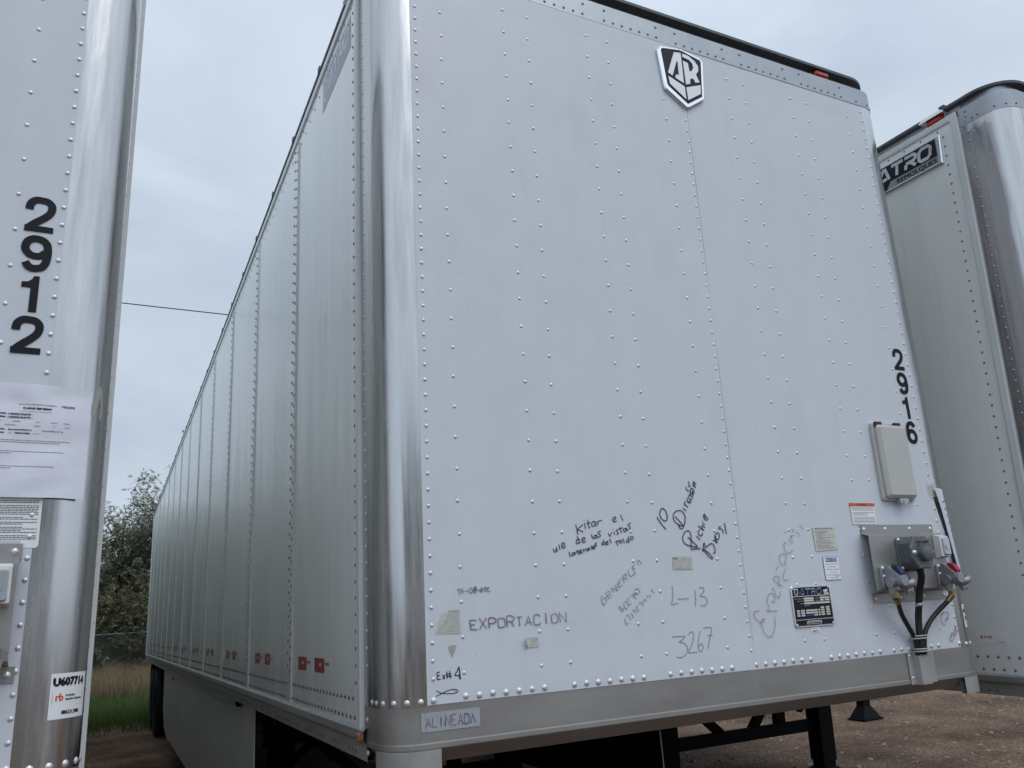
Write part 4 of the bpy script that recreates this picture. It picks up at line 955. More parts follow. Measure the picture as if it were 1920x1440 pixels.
part('small_sticker', [M['old_paper'], M['greyprint']], main, f_lab3)
part('glue_stain', M['stain'], main, lambda mb: mb.prism([(0.187, 1.458), (0.196, 1.461), (0.204, 1.4595), (0.2115, 1.460), (0.209, 1.448), (0.203, 1.438), (0.196, 1.425), (0.193, 1.438), (0.188, 1.444)], FRONT, 0.0014, 0.0017))
def f_white(mb):
    mb.bevel_prism([(1.712, 1.798), (1.830, 1.803), (1.836, 1.7115), (1.716, 1.705)], FRONT, 0, 0.0010, 0.0003)
    put_text(mb, 'CERTIFICADO DE VERIFICACION', 1.722, 1.790, 0.0045, FRONT, 0.0013, 1, width=0.098, bold=0.0002)
    for i in range(15):
        z = 1.782-0.0049*i
        if i in (2, 4, 6): put_text(mb, ('Remolque 2022', 'No. 12345'[:3]+' Serie', 'Laredo, Texas')[(i-2)//2], 1.735, z-0.001, 0.0045, FRONT, 0.0013, 1)
        else: dashes(mb, 1.720+0.0003*i, rnd.uniform(1.79, 1.828), z, 0.0013, FRONT, 0.0013, 1, rnd)
part('cream_sticker', [M['cream'], M['print']], main, f_white)
def f_bluel(mb):
    mb.bevel_prism(rrect(1.7440, 1.5945, 1.8300, 1.6835, 0.006), FRONT, 0, 0.0009, 0.0003, 1)
    mb.prism(rrect(1.7455, 1.5960, 1.8285, 1.6820, 0.005), FRONT, 0.0008, 0.0012, 0)
    mb.prism([(1.758, 1.664), (1.816, 1.664), (1.816, 1.679), (1.758, 1.679)], FRONT, 0.0011, 0.0014, 1)
    logo_text(mb, 1.772, 1.667, 0.038, 0.009, FRONT, 0.0016, 0, 0.0015)
    mb.prism([(1.762, 1.676), (1.768, 1.676), (1.768, 1.670), (1.765, 1.666), (1.762, 1.670)], FRONT, 0.0014, 0.0017, 0)
    for i, (a, b) in enumerate(((1.752, 1.822), (1.766, 1.806), (1.756, 1.826), (1.776, 1.810), (1.754, 1.826), (1.770, 1.81))): dashes(mb, a, b, 1.655-0.0105*i, 0.0016, FRONT, 0.0014, 2, rnd)
    mb.ribbon(catmull([(1.795, 1.600), (1.803, 1.613), (1.807, 1.602), (1.813, 1.612), (1.817, 1.606)], 3), 0.0008, FRONT, 0.0016, 2)
part('blue_edged_sticker', [M['sticker'], M['blue'], M['print']], main, f_bluel)
def f_warn(mb):
    mb.prism([(1.9385, 1.8085), (2.0735, 1.8085), (2.0765, 1.881), (1.9385, 1.881)], FRONT, 0, 0.0009)
    mb.prism([(1.935, 1.8812), (2.079, 1.8812), (2.0785, 1.895), (1.936, 1.895)], FRONT, 0, 0.0012, 1)
    put_text(mb, 'WARNING', 1.986, 1.8845, 0.0072, FRONT, 0.0015, 2, bold=0.0003)
    mb.prism([(1.975, 1.8845), (1.984, 1.8845), (1.9795, 1.892)], FRONT, 0.0012, 0.0015, 2)
    for i in range(13):
        if i in (3, 7): continue
        dashes(mb, 1.946, 2.068 if i not in (5, 6) else 2.03, 1.8755-0.0051*i, 0.0021, FRONT, 0.0012, 3, rnd)
part('warning_sticker', [M['sticker'], M['orange'], M['print'], M['greyprint']], main, f_warn)
def f_small(mb):
    mb.prism([(1.632, 1.4065), (1.673, 1.4070), (1.674, 1.4255), (1.633, 1.4250)], FRONT, 0, 0.0009)
    put_text(mb, 'U607716', 1.637, 1.4095, 0.0060, FRONT, 0.0012, 1, width=0.031, bold=0.0004)
    dashes(mb, 1.637, 1.668, 1.4205, 0.0014, FRONT, 0.0012, 1, rnd)
part('number_sticker', [M['sticker'], M['print']], main, f_small)
def f_plate(mb):
    mb.bevel_prism(rrect(1.5545, 1.4285, 1.7560, 1.5785, 0.010), FRONT, 0, 0.0040, 0.0015, 0)
    mb.prism(rrect(1.5595, 1.4340, 1.7505, 1.5735, 0.006), FRONT, 0.0030, 0.0044, 1)
    for z in (1.5395, 1.4545): mb.prism([(1.5595, z), (1.7505, z), (1.7505, z+0.0022), (1.5595, z+0.0022)], FRONT, 0.004, 0.0050, 0)
    logo_text(mb, 1.594, 1.546, 0.110, 0.0205, FRONT, 0.0050, 0, 0.0040)
    logo_text(mb, 1.594, 1.546, 0.110, 0.0205, FRONT, 0.0062, 2, 0.0018)
    mb.prism([(1.568, 1.569), (1.588, 1.569), (1.588, 1.551), (1.578, 1.543), (1.568, 1.551)], FRONT, 0.004, 0.0052, 0)
    mb.prism([(1.5705, 1.566), (1.5855, 1.566), (1.5855, 1.552), (1.578, 1.5465), (1.5705, 1.552)], FRONT, 0.005, 0.0056, 2)
    mb.prism([(1.718, 1.560), (1.738, 1.563), (1.742, 1.556), (1.728, 1.551), (1.716, 1.555)], FRONT, 0.004, 0.0050, 0); mb.prism([(1.719, 1.544), (1.744, 1.544), (1.744, 1.5505), (1.719, 1.5505)], FRONT, 0.004, 0.0050, 3)
    c = lambda a, b, z0, z1, m=3: mb.prism([(a, z0), (b, z0), (b, z1), (a, z1)], FRONT, 0.0043, 0.0049, m)
    for i, z in enumerate((1.5285, 1.5205, 1.5110)):
        c(1.612, 1.662 if i < 2 else 1.744, z, z+0.0066); c(1.695, 1.744, z, z+0.0066) if i == 0 else None
        if i == 1: c(1.695, 1.713, z, z+0.006); c(1.719, 1.744, z, z+0.006)
    for u, v, t, w in ((1.565, 1.530, 'NO. DE SERIE / VIN', 0.044), (1.577, 1.5215, 'TIPO / TYPE', 0.030), (1.592, 1.512, 'MODELO', 0.018), (1.669, 1.530, 'FECHA / DATE', 0.023), (1.669, 1.5215, 'TARA', 0.022), (1.614, 1.5045, 'EJES / AXLES', 0.026)):
        put_text(mb, t, u, v, 0.0034, FRONT, 0.0049, 3, width=w)
    for z in (1.4935, 1.4850, 1.4765, 1.4680):
        for a, b in ((1.570, 1.584), (1.590, 1.609), (1.616, 1.634), (1.6355, 1.654), (1.6555, 1.674), (1.679, 1.687), (1.692, 1.710), (1.719, 1.738)):
            if z > 1.49 and a < 1.68: continue
            c(a, b, z, z+0.0060, 3 if (a, z) not in ((1.616, 1.468), (1.6355, 1.468)) else 2)
    c(1.613, 1.687, 1.4385, 1.4505, 0); c(1.617, 1.683, 1.4405, 1.4440, 1); dashes(mb, 1.618, 1.682, 1.4462, 0.0014, FRONT, 0.0052, 1, rnd)
    for x, z in ((1.563, 1.570), (1.747, 1.570), (1.563, 1.437), (1.747, 1.437)): mb.dome((x, -0.0044, z), (0, -1, 0), 0.0058, mi=3)
part('data_plate', [M['chrome'], M['badge'], M['blue'], M['cream']], main, f_plate)
tg = part('handwritten_tag', [M['tag']], main, lambda mb: mb.prism(rrect(0.0985, 1.2290, 0.2775, 1.2800, 0.005), FRONT, 0.0, 0.0016) if False else None) if False else None
def f_tag(mb):
    mb.prism(rrect(0.1110, 1.2285, 0.2780, 1.2800, 0.005), FRONT, 0.0, 0.0016)
    v = []
    for i in range(5):
        a = R(270)-(0.0127*i/4)/RC; rr = RC+0.0016
        v += [(RC+rr*math.cos(a), RC+rr*math.sin(a), 1.2295), (RC+rr*math.cos(a), RC+rr*math.sin(a), 1.2800)]
    mb.add(v, [(2*i, 2*i+2, 2*i+3, 2*i+1)[::-1] for i in range(4)])
tg = part('handwritten_tag', M['tag'], main, f_tag)
mb = MB()
for nm, t, A, D, U in WORDS:
    if nm == 'alineada': scrawl(mb, t, (A[0]+0.008, A[1]-0.002), (D[0]*0.99, D[1]), U, 0.0042, FRONT, 0.0021, rnd, 0.08)
mb.build('tag_writing', M['brown_ink'], tg)
def f_decal(mb):
    pts = [(0.362, 3.742), (0.362, 3.888), (0.842, 3.902), (0.842, 3.742)]
    mb.prism(pts, LEFTS, 0.0, 0.0009)
    logo_text(mb, 0.735, 3.800, 0.33, 0.062, LEFTS, 0.0012, 1, 0.017, dirn=-1)
    V, F = text_geo('REMOLQUES'); x0 = min(a for a, b in V); x1 = max(a for a, b in V)
    mb.add([LEFTS(0.62-(a-x0)/(x1-x0)*0.22, 3.758+b*0.036, 0.0012) for a, b in V], [tuple(reversed(f)) for f in F], 1)
    mb.prism([(0.825, 3.885), (0.765, 3.883), (0.765, 3.800), (0.795, 3.765), (0.825, 3.800)], LEFTS, 0.0009, 0.0012, 1)
    mb.prism([(0.813, 3.872), (0.777, 3.870), (0.777, 3.806), (0.795, 3.784), (0.813, 3.806)], LEFTS, 0.0011, 0.0014, 0)
part('maker_decal', [M['greydecal'], M['paledecal']], main, f_decal)
part('corner_label', [M['sticker'], M['ink'], M['redtape']], main, lambda mb: (
    mb.sweep([(W-RC+(RC)*math.cos(R(a)), RC+RC*math.sin(R(a)), math.cos(R(a)), math.sin(R(a))) for a in range(284, 312, 3)], [(0.0012, 1.375), (0.0012, 1.470)], 0, True),
    mb.sweep([(W-RC+(RC)*math.cos(R(a)), RC+RC*math.sin(R(a)), math.cos(R(a)), math.sin(R(a))) for a in range(287, 300, 2)], [(0.0016, 1.435), (0.0016, 1.449)], 1, True),
    mb.sweep([(W-RC+(RC)*math.cos(R(a)), RC+RC*math.sin(R(a)), math.cos(R(a)), math.sin(R(a))) for a in range(290, 306, 2)], [(0.0016, 1.405), (0.0016, 1.420)], 2, True)))
# paper curled round the right front corner, held with tape
def curl(mb):
    rows = 16; prof = [(0, 0), (.35, -.004), (.7, -.005), (1, 0)]
    v = []
    for j in range(rows+1):
        t = j/rows; z = 1.965-0.37*t
        l = 2.452+0.074*t**0.8; r_ = 2.500+0.038*t; w = 0.003*noise.noise((t*5, 2, 1))
        row = [(l+(r_-l)*a, -0.014+0.012*t+c+w, z-0.01*a) for a, c in prof]
        x, y, zz = row[-1]      # the rest of the sheet folds back along the side of the post
        row += [(x+0.012, y+0.012, zz), (x+0.016+0.02*t, y+0.05, zz-0.004), (x+0.012+0.03*t, y+0.11, zz-0.006), (x+0.012+0.03*t, y+0.17, zz-0.006)]
        v += row
    n = 8
    mb.add(v, [(j*n+i, (j+1)*n+i, (j+1)*n+i+1, j*n+i+1) for j in range(rows) for i in range(n-1)], 0, True)
    for j in range(7):
        z = 1.90-0.03*j; t = (1.965-z)/0.37; x = 2.452+0.074*t**0.8
        mb.add([(x+.014, -.0215+.012*t, z), (x+.024, -.0225+.012*t, z), (x+.024, -.0225+.012*t, z+.006), (x+.014, -.0215+.012*t, z+.006)], [(0, 1, 2, 3)], 1)
mb = MB(); curl(mb)
tag(mb.build('paper_sheet', [M['paper'], M['greyprint']]), 'curled white paper taped round the right front corner of the middle trailer', 'paper')
tape = bpy.data.materials.new('clear_tape'); tape.use_nodes = True
b = tape.node_tree.nodes['Principled BSDF']; b.inputs['Base Color'].default_value = (0.55, 0.5, 0.45, 1); b.inputs['Roughness'].default_value = 0.2; b.inputs['Alpha'].default_value = 0.35
mb = MB()
v = []
for j, z in enumerate((1.985, 1.97, 1.955, 1.94, 1.925)):
    for i in range(7):
        x = 2.425+0.009*i; a = R(270)+max(0, (x-(W-RC))/RC)
        bx = x if x < W-RC else W-RC+RC*math.cos(a); by = 0 if x < W-RC else RC+RC*math.sin(a)
        v.append((bx, by-0.006-0.004*noise.noise((i*.9, j*.9, 2)), z+0.006*noise.noise((i*.7, j, 4))))
mb.add(v, [(j*7+i, (j+1)*7+i, (j+1)*7+i+1, j*7+i+1) for j in range(4) for i in range(6)], 0, True)
tag(mb.build('clear_tape', tape), 'crumpled clear tape holding the curled paper to the middle trailer', 'tape')

# ---- the trailer on the right: nose down, weathered corner, chrome badge
right = trailer('white box trailer on the right with stained corner metal and chrome badge', (2.96, -0.287, -0.104), (R(1.65), 0, 0), corner='steel_worn', skirts=False)
def f_badge(mb):
    mb.bevel_prism([(0.352, 3.735), (0.345, 3.890), (0.860, 3.890), (0.860, 3.735)], LEFTS, 0.0, 0.016, 0.006)
    mb.prism([(0.368, 3.748), (0.368, 3.882), (0.852, 3.882), (0.852, 3.743)], LEFTS, 0.010, 0.0163, 2)
    mb.prism([(0.372, 3.785), (0.372, 3.880), (0.850, 3.880), (0.850, 3.745), (0.690, 3.745), (0.660, 3.785)], LEFTS, 0.012, 0.0172, 1)
    logo_text(mb, 0.735, 3.800, 0.325, 0.063, LEFTS, 0.0185, 0, 0.018, dirn=-1)
    V, F = text_geo('REMOLQUES'); x0 = min(a for a, b in V); x1 = max(a for a, b in V)
    for k in (-.0011, .0011): mb.add([LEFTS(0.620+k-(a-x0)/(x1-x0)*0.240, 3.751+b*0.037, 0.0174+k*0.05) for a, b in V], [tuple(reversed(f)) for f in F], 1)
    mb.ribbon([(0.83, 3.76), (0.79, 3.775), (0.75, 3.760)], 0.010, LEFTS, 0.0182, 0)
bd = part('maker_badge', [M['chrome'], M['badge'], M['badgestrip']], right, f_badge)
def f_redlab(mb):
    mb.prism(rrect(0.38, 1.372, 0.54, 1.418, 0.002), LEFTS, 0, 0.0009)
part('clear_sticker', [M['sticker'], M['redtape'], M['print']], right, lambda mb: (
    mb.prism(rrect(0.455, 1.368, 0.605, 1.418, 0.003), LEFTS, 0, 0.0009),
    mb.prism([(0.588, 1.402), (0.581, 1.402), (0.581, 1.390), (0.5845, 1.387), (0.588, 1.390)], LEFTS, 0.0009, 0.0012, 1),
    logo_text(mb, 0.574, 1.391, 0.040, 0.009, LEFTS, 0.0012, 1, 0.0022, dirn=-1), dashes(mb, 0.470, 0.505, 1.374, 0.0025, LEFTS, 0.0012, 2, rnd)))

# ---- the trailer on the left, edge of its front wall nearest to the camera
ca = R(1.4)
left = trailer('white box trailer on the left with a permit sheet taped to its front corner', (-0.761-2.59*math.cos(ca), -0.10-2.59*math.sin(ca), -0.025), (0, R(0.4), ca), number='2912', num_z=2.598, num_x=2.364, num_w=0.067, num_p=0.1095, num_h=0.097)
for ch in left.children:      # this trailer's connectors sit a little nearer its edge
    if ch.name.split('.')[0] in ('connector_bracket', 'lamp_box'): ch.location.x = 0.031
def f_rb(mb):
    arc = lambda u, v, d: (W-RC+(RC+d)*math.cos(R(270)+max(0, u-(W-RC))/RC), RC+(RC+d)*math.sin(R(270)+max(0, u-(W-RC))/RC), v) if u > W-RC else (u, -d, v)
    return arc
ARC = f_rb(None)
def grid_sheet(mb, u0, u1, v0, v1, mp, d, nu=12, nv=4, mi=0):
    v = [mp(u0+(u1-u0)*i/nu, v0+(v1-v0)*j/nv, d) for j in range(nv+1) for i in range(nu+1)]
    mb.add(v, [(j*(nu+1)+i, j*(nu+1)+i+1, (j+1)*(nu+1)+i+1, (j+1)*(nu+1)+i) for j in range(nv) for i in range(nu)], mi, True)
def f_inspect(mb):
    d = 0.0012
    u0 = 2.5185; z0 = 1.4095
    grid_sheet(mb, u0, u0+0.105, z0, z0+0.100, ARC, d)
    put_text(mb, 'U607714', u0+0.007, z0+0.073, 0.0175, ARC, d+.0003, 1, width=0.084, bold=0.0019)
    put_text(mb, 'rb', u0+0.014, z0+0.040, 0.0165, ARC, d+.0003, 2, width=0.017, bold=0.0008)
    put_text(mb, 'RITCHIE BROS.', u0+0.037, z0+0.048, 0.0045, ARC, d+.0003, 1, width=0.026, bold=0.0002)
    put_text(mb, 'Inspection Operations', u0+0.037, z0+0.040, 0.0055, ARC, d+.0003, 1, width=0.050, bold=0.0002)
    for P in ([(u0+.006, z0+.034), (u0+.006, z0+.058), (u0+.092, z0+.058), (u0+.092, z0+.034), (u0+.006, z0+.034)],): mb.ribbon(P, 0.0007, ARC, d+.0004, 2)
    put_text(mb, '800.211.3983', u0+0.030, z0+0.010, 0.0078, ARC, d+.0003, 1, width=0.050, bold=0.0007)
part('inspection_sticker', [M['sticker'], M['ink'], M['orange']], left, f_inspect)
def f_legal(mb):
    mb.bevel_prism(rrect(2.24, 1.796, 2.4665, 2.02, 0.008), FRONT, 0, 0.0010, 0.0003)
    z = 1.905
    g = 0
    while z > 1.803:
        g += 1
        if g in (3, 9, 11, 13, 17): z -= 0.0035
        sm = 0.0010 if z < 1.812 else 0.0019
        dashes(mb, 2.33, 2.46-rnd.choice((0, 0, 0, .03)) if z > 1.812 else 2.43, z, sm, FRONT, 0.0014, 1, rnd); z -= 0.0040
part('legal_sticker', [M['sticker'], M['print']], left, f_legal)
part('tape_residue', [M['stain']], left, lambda mb: (
    [mb.add([ARC(2.505+a*1.0, 2.115+b, 0.0008) for a, b in P], [tuple(range(len(P)))]) for P in (
        [(0.040, 0.030), (0.072, 0.095), (0.082, 0.096), (0.090, 0.040), (0.088, 0.010), (0.060, 0.012), (0.048, 0.020)],)]))
# permit sheet: letter paper taped over the panel edge and the corner post
pr = empty('permit_sheet_frame') if False else None
PX0, PX1, PZ0, PZ1 = 2.340, 2.559, 1.895, 2.172
def SHEET(u, v, d):
    t = max(0, u-2.50); bend = 4.2*t*t
    v = v+0.018; u = u-0.008
    w = 0.0045*noise.noise((u*14, v*14, 5))+0.003*noise.noise((u*5-v*22, v*9, 9))
    bump_ = 0.009*math.exp(-((u-2.43)**2+(v-2.15)**2)/0.0006)
    p = Vector((u, -0.010-d-w*0.7+bend-bump_*0.3, v-t*0.03-0.045*max(0, u-2.46)**1.0*max(0, (v-2.05)/0.12)))
    return tuple(left_m @ p)
bpy.context.view_layer.update()
left_m = Matrix.Translation(left.location) @ left.rotation_euler.to_matrix().to_4x4()
mb = MB()
grid_sheet(mb, PX0, PX1, PZ0, PZ1, SHEET, 0, 44, 50)
D_ = 0.0006
def T(s, u, v, h, w=None, b=0.0, mi=1): put_text(mb, s, u, v, h, SHEET, D_, mi, width=w, bold=b)
T('1062493', 2.4955, 2.118, 0.0058, 0.028, 0.0002); T('OKLAHOMA CORPORATION COMMISSION', 2.405, 2.1195, 0.0030, 0.079, 0.00012, 2)
T('72 HOUR TRIP PERMIT', 2.415, 2.109, 0.0046, 0.060, 0.00045); T('(NOT RENEWABLE OR APPORTIONED)', 2.410, 2.102, 0.0026, 0.066, 0, 2)
T('Effective:', 2.361, 2.0945, 0.0040, 0.021, 0.0004); T('11/02/2023 03:20 PM', 2.386, 2.0940, 0.0038, 0.046, 0.0003)
T('Expiration:', 2.357, 2.0865, 0.0040, 0.024, 0.0004); T('11/05/2023 03:20 PM', 2.386, 2.0860, 0.0038, 0.046, 0.0003)
for v in (2.0925, 2.0845): mb.add([SHEET(2.385+0.0055*i, v+k, D_) for i in range(11) for k in (0, .0005)], [(2*i, 2*i+2, 2*i+3, 2*i+1) for i in range(10)], 2)
for s, u in (('NAME', 2.362), ('ADDRESS', 2.397), ('CITY', 2.445), ('ST/PROV', 2.475), ('POSTAL', 2.503)): T(s, u, 2.0765, 0.0027, None, 0.0001, 2)
for s, u in (('AUTO', 2.362), ('ENTERPRISE ST', 2.382), ('LAREDO', 2.441), ('TX', 2.481), ('CODE', 2.506)): T(s, u, 2.067, 0.0026, None, 0.0001, 2)
T('VEHICLE VIN:', 2.351, 2.0555, 0.0036, 0.031, 0.0003); T('3ELA000NP000912', 2.389, 2.0555, 0.0034, 0.048, 0.0002); T('TAG NUMBER: No Tag', 2.458, 2.0555, 0.0030, 0.045, 0.00015, 2)
T('VEHICLE YEAR:', 2.351, 2.0475, 0.0033, 0.031, 0.0003); T('2023', 2.389, 2.0475, 0.0030, None, 0, 2); T('VEHICLE MAKE:', 2.403, 2.0475, 0.0033, 0.031, 0.0003); T('UTILITY', 2.440, 2.0475, 0.0030, None, 0, 2)
T('WEIGHT:', 2.351, 2.0405, 0.0030, None, 0.0002)
for i, (a, b_) in enumerate(((2.349, 2.520), (2.349, 2.498))): dashes(mb, a, b_, 2.031-0.0048*i, 0.0017, SHEET, D_, 2, rnd)
for i, (a, b_) in enumerate(((2.349, 2.510), (2.349, 2.400))): dashes(mb, a, b_, 2.004-0.0048*i, 0.0016, SHEET, D_, 2, rnd)
for i, (a, b_) in enumerate(((2.349, 2.492), (2.349, 2.402))): dashes(mb, a, b_, 1.968-0.0048*i, 0.0016, SHEET, D_, 2, rnd)
T('1062493', 2.347, 1.950, 0.0052, 0.028, 0.0002)
tag(mb.build('permit_sheet', [M['paper'], M['ink'], M['greyprint']]), 'white 72 hour trip permit taped to the front corner of the left trailer', 'paper')

# ---- black steel stand on the ground beyond the right trailer
sx_, sy_ = 7.99, 5.6; sz_ = gz(sx_, sy_)
st = empty('support_stand', (7.62, 5.28, gz(7.62, 5.28)-0.01)); tag(st, 'black steel stand with a flared foot on the dirt beyond the middle trailer', 'stand')
st.scale = (0.78, 0.78, 0.9)
part('foot', M['black'], st, lambda mb: (mb.box(-0.21, 0.21, -0.17, 0.17, 0, 0.02),
    mb.add([(-.075, -.075, .17), (.075, -.075, .17), (.075, .075, .17), (-.075, .075, .17), (-.185, -.15, .02), (.185, -.15, .02), (.185, .15, .02), (-.185, .15, .02)], [(0,4,5,1),(1,5,6,2),(2,6,7,3),(3,7,4,0)])))
part('column', M['black'], st, lambda mb: mb.box(-0.072, 0.072, -0.072, 0.072, 0.165, 0.25))
part('top_plate', M['black'], st, lambda mb: mb.prism(rrect(-0.11, -0.09, 0.13, 0.09, 0.03), lambda u, v, d: (u, v, d), 0.25, 0.275))

# ------------------------------------------------------------ stones
mb = MB(); rs = random.Random(11)
def stone(x, y, s_):
    z = gz(x, y)+0.035*noise.noise((x*0.5, y*0.5, 3))+0.014*noise.noise((x*2.6, y*2.6, 7))-0.012
    a = rs.uniform(0, 3.14); c_, n_ = math.cos(a), math.sin(a)
    v = []
    for px, py, pz in ((1,0,.1),(.4,.7,.15),(-.6,.6,.05),(-1,0,.1),(-.5,-.7,.1),(.5,-.7,.1),(.3,.1,.6),(-.3,-.1,.55)):
        px *= rs.uniform(.7, 1.2)*s_; py *= rs.uniform(.5, 1.0)*s_; pz = pz*s_*rs.uniform(.6, 1.1)
        v.append((x+px*c_-py*n_, y+px*n_+py*c_, z+pz-0.002))
    mb.add(v, [(0,1,6),(1,2,6),(2,7,6),(2,3,7),(3,4,7),(4,5,7),(5,6,7),(5,0,6)], 0)
for i in range(11000):
    x = rs.uniform(2.0, 13); y = 0.8+rs.random()**1.3*16
    stone(x, y, 0.007+0.030*rs.random()**3)
for i in range(2500): stone(rs.uniform(-3, 2.5), rs.uniform(2, 14), 0.006+0.016*rs.random()**3)
tag(mb.build('gravel', M['stone']), 'loose gravel scattered over the brown dirt', 'gravel', kind='stuff')

# ------------------------------------------------------------ grass
def blades(n, x0, x1, y0, y1, h0, h1, w, lean, rg, dens=None):
    mb = MB()
    for i in range(n):
        x = rg.uniform(x0, x1); y = rg.uniform(y0, y1)
        if dens and rg.random() > dens(x, y): continue
        h = rg.uniform(h0, h1)*(0.75+0.5*noise.noise((x*1.3, y*1.3, 0))+0.25); a = rg.uniform(0, 6.28); l = rg.uniform(0.1, lean)*h
        dx, dy = math.cos(a), math.sin(a); b = rg.uniform(0, 6.28); wx, wy = math.cos(b)*w, math.sin(b)*w
        mb.add([(x-wx, y-wy, -.02), (x+wx, y+wy, -.02), (x+wx*.7+dx*l*.4, y+wy*.7+dy*l*.4, h*.6), (x-wx*.7+dx*l*.4, y-wy*.7+dy*l*.4, h*.6), (x+dx*l, y+dy*l, h)], [(0, 1, 2, 3), (3, 2, 4)])
    return mb
rg = random.Random(5)
edge = lambda x, y: min(1, max(0, (y-13.4-0.9*noise.noise((x*.8, 0, 2)))/1.6))**1.5
tag(blades(42000, -9, 4, 13.2, 23.5, 0.10, 0.34, 0.007, 0.8, rg, edge).build('grass', M['grass']), 'patch of green grass behind the middle trailer', 'grass', kind='stuff')
tag(blades(42000, -14, 8, 21.0, 31, 0.35, 0.85, 0.010, 0.6, rg).build('dry_grass', M['drygrass']), 'tall dry straw coloured grass in front of the trees', 'dry grass', kind='stuff')

# ------------------------------------------------------------ chain link fence
fr = empty('chain_link_fence', (0, 30, 0)); tag(fr, 'chain link fence with a green top pipe in front of the trees', 'fence')
part('top_pipe', M['greenpipe'], fr, lambda mb: mb.tube([(-18, -.1, 1.63), (-1.2, 0, 1.72), (0.5, 0, 1.74), (14, .1, 1.76)], 0.032, 8))
for x in range(-18, 15, 3): part('post', M['greenpipe'], fr, lambda mb, x=x: mb.cyl((x+0.7, 0, -0.1), (x+0.7, 0, 1.72), 0.03, seg=8))
def f_mesh(mb):
    for i in range(-260, 200):
        x = i*0.075
        for s_ in (-1, 1):
            xe = x+s_*1.65
            mb.add([(x-.003, 0.035*s_*.2, 0.03), (x+.003, 0.035*s_*.2, 0.03), (xe+.003, 0.035*s_*.2, 1.68), (xe-.003, 0.035*s_*.2, 1.68)], [(0, 1, 2, 3)])
part('wire_mesh', M['wire'], fr, f_mesh)

# ------------------------------------------------------------ utility wire
for x, lab in ((-26, 'wooden utility pole far left behind the left trailer'), (24, 'wooden utility pole hidden behind the middle trailer')):
    po = empty('utility_pole', (x, 20+0.02*x, 0)); tag(po, lab, 'utility pole', 'poles carrying the overhead wire')
    part('pole', M['wood'], po, lambda mb: mb.cyl((0, 0, -.3), (0, 0, 10.9), 0.14, 0.10, 14))
    part('crossarm', M['wood'], po, lambda mb: mb.box(-0.06, 0.06, -0.9, 0.9, 10.3, 10.42))
mb = MB(); mb.tube([(x, 20+0.02*x, 10.42+((x-0)**2/26**2-1)*0.36) for x in range(-26, 25, 2)], 0.014, 6)
tag(mb.build('overhead_wire', M['cable']), 'thin black overhead wire crossing the grey sky', 'wire')

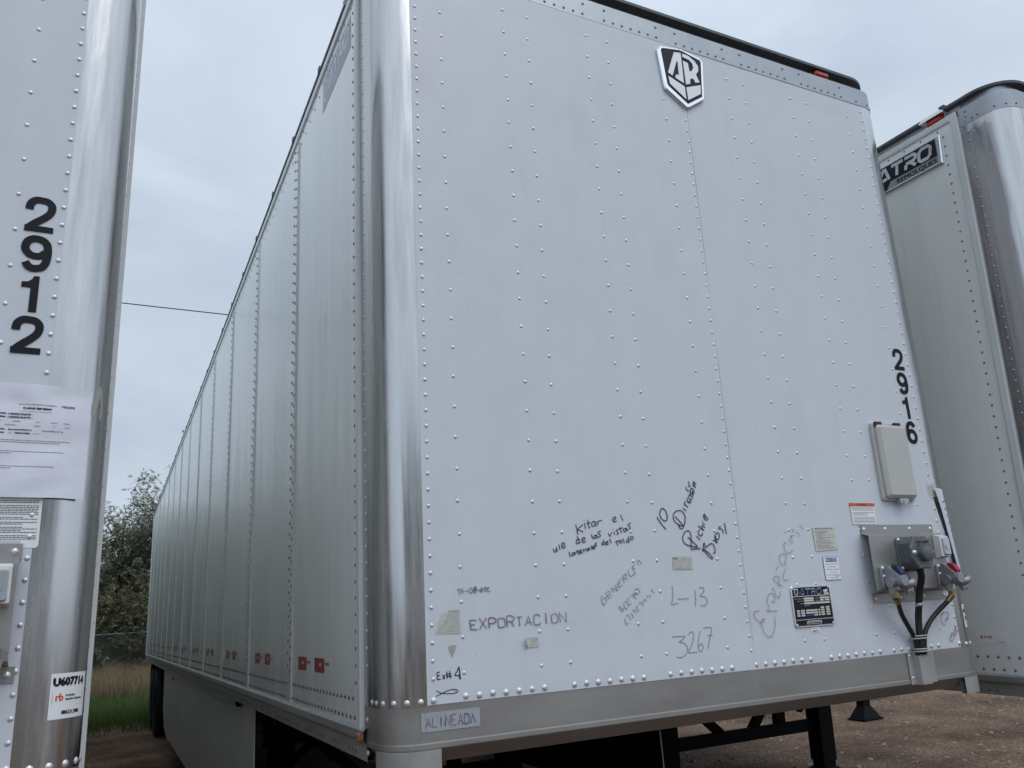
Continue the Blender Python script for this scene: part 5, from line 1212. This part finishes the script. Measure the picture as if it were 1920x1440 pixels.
# ------------------------------------------------------------ trees
def make_tree(seed, H, spread, nleaf, base, bush=False):
    rt_ = random.Random(seed); trunk = MB(); tips = []
    def limb(p, d, ln, r, depth):
        pts = [p]; rr = [r]; q = Vector(p); dd = Vector(d)
        n = 5
        for i in range(n):
            dd = (dd+Vector((rt_.uniform(-.22, .22), rt_.uniform(-.22, .22), rt_.uniform(-.06, .14)))).normalized()
            q = q+dd*ln/n; pts.append(tuple(q)); rr.append(r*(1-0.6*(i+1)/n))
            if depth < 3 and i >= 1 and rt_.random() < 0.75:
                a = rt_.uniform(0, 6.28); nd = (dd+Vector((math.cos(a), math.sin(a), rt_.uniform(-.1, .5)))*0.9).normalized()
                limb(tuple(q), nd, ln*rt_.uniform(.5, .75), rr[-1]*0.7, depth+1)
            if depth >= 2: tips.append((tuple(q), ln))
        tips.append((tuple(q), ln))
        trunk.tube(pts, r, 7 if depth == 0 else 5, rr=rr)
    for k in range(4 if not bush else 7):
        a = k*6.28/(4 if not bush else 7)+rt_.uniform(-.4, .4); s_ = rt_.uniform(.25, .75)*spread
        limb((0.15*math.cos(a), 0.15*math.sin(a), -0.1), (math.cos(a)*s_, math.sin(a)*s_, 1), H*rt_.uniform(.55, .75), base, 0)
    crown = MB()
    for i in range(nleaf//14):
        (x, y, z), ln = tips[rt_.randrange(len(tips))]
        g = rt_.gauss; cx = x+g(0, .33); cy = y+g(0, .33); cz = z+g(0, .26)
        if bush: cz = max(0.05, cz*rt_.uniform(.3, 1.05))
        # a drooping spray of small leaves
        a = rt_.uniform(0, 6.28); dx, dy, dz = math.cos(a)*.7, math.sin(a)*.7, rt_.uniform(-.9, .25)
        for j in range(14):
            t = j/14*0.42
            px = cx+dx*t+g(0, .02); py = cy+dy*t+g(0, .02); pz = cz+dz*t-0.35*t*t+g(0, .02)
            b_ = rt_.uniform(0, 6.28); l = rt_.uniform(.04, .09); w = l*0.36
            ux, uy, uz = math.cos(b_)*l, math.sin(b_)*l, rt_.uniform(-.8, .3)*l
            vx, vy, vz = -math.sin(b_)*w, math.cos(b_)*w, rt_.uniform(-.4, .4)*w
            crown.add([(px-ux, py-uy, pz-uz), (px+vx, py+vy, pz+vz), (px+ux, py+uy, pz+uz), (px-vx, py-vy, pz-vz)], [(0, 1, 2, 3)])
    return trunk, crown
protos = [make_tree(21, 7.4, 1.0, 52000, 0.15), make_tree(33, 8.4, 0.9, 46000, 0.17), make_tree(8, 6.6, 1.2, 52000, 0.14)]
bushes = [make_tree(51, 3.0, 1.7, 30000, 0.05, True), make_tree(64, 3.8, 1.5, 30000, 0.05, True)]
made = {}
def plant(kind, idx, x, y, rz, sc, label, cat, group):
    t, c = (protos if kind == 'tree' else bushes)[idx]
    o = empty(kind, (x, y, 0), (0, 0, rz)); o.scale = (sc, sc, sc); tag(o, label, cat, group)
    for nm, g, m in (('trunk', t, 'bark'), ('crown', c, 'leaf' if kind == 'tree' else 'bushleaf')):
        k = (kind, idx, nm)
        if k not in made: made[k] = g.build(nm, M[m], o).data
        else:
            q = bpy.data.objects.new(nm, made[k]); COL.objects.link(q); q.parent = o
for a in TREES: plant('tree', *a, 'tree', 'mesquite trees behind the fence')
for a in BUSHES: plant('shrub', *a, 'shrub', 'shrubs along the fence')
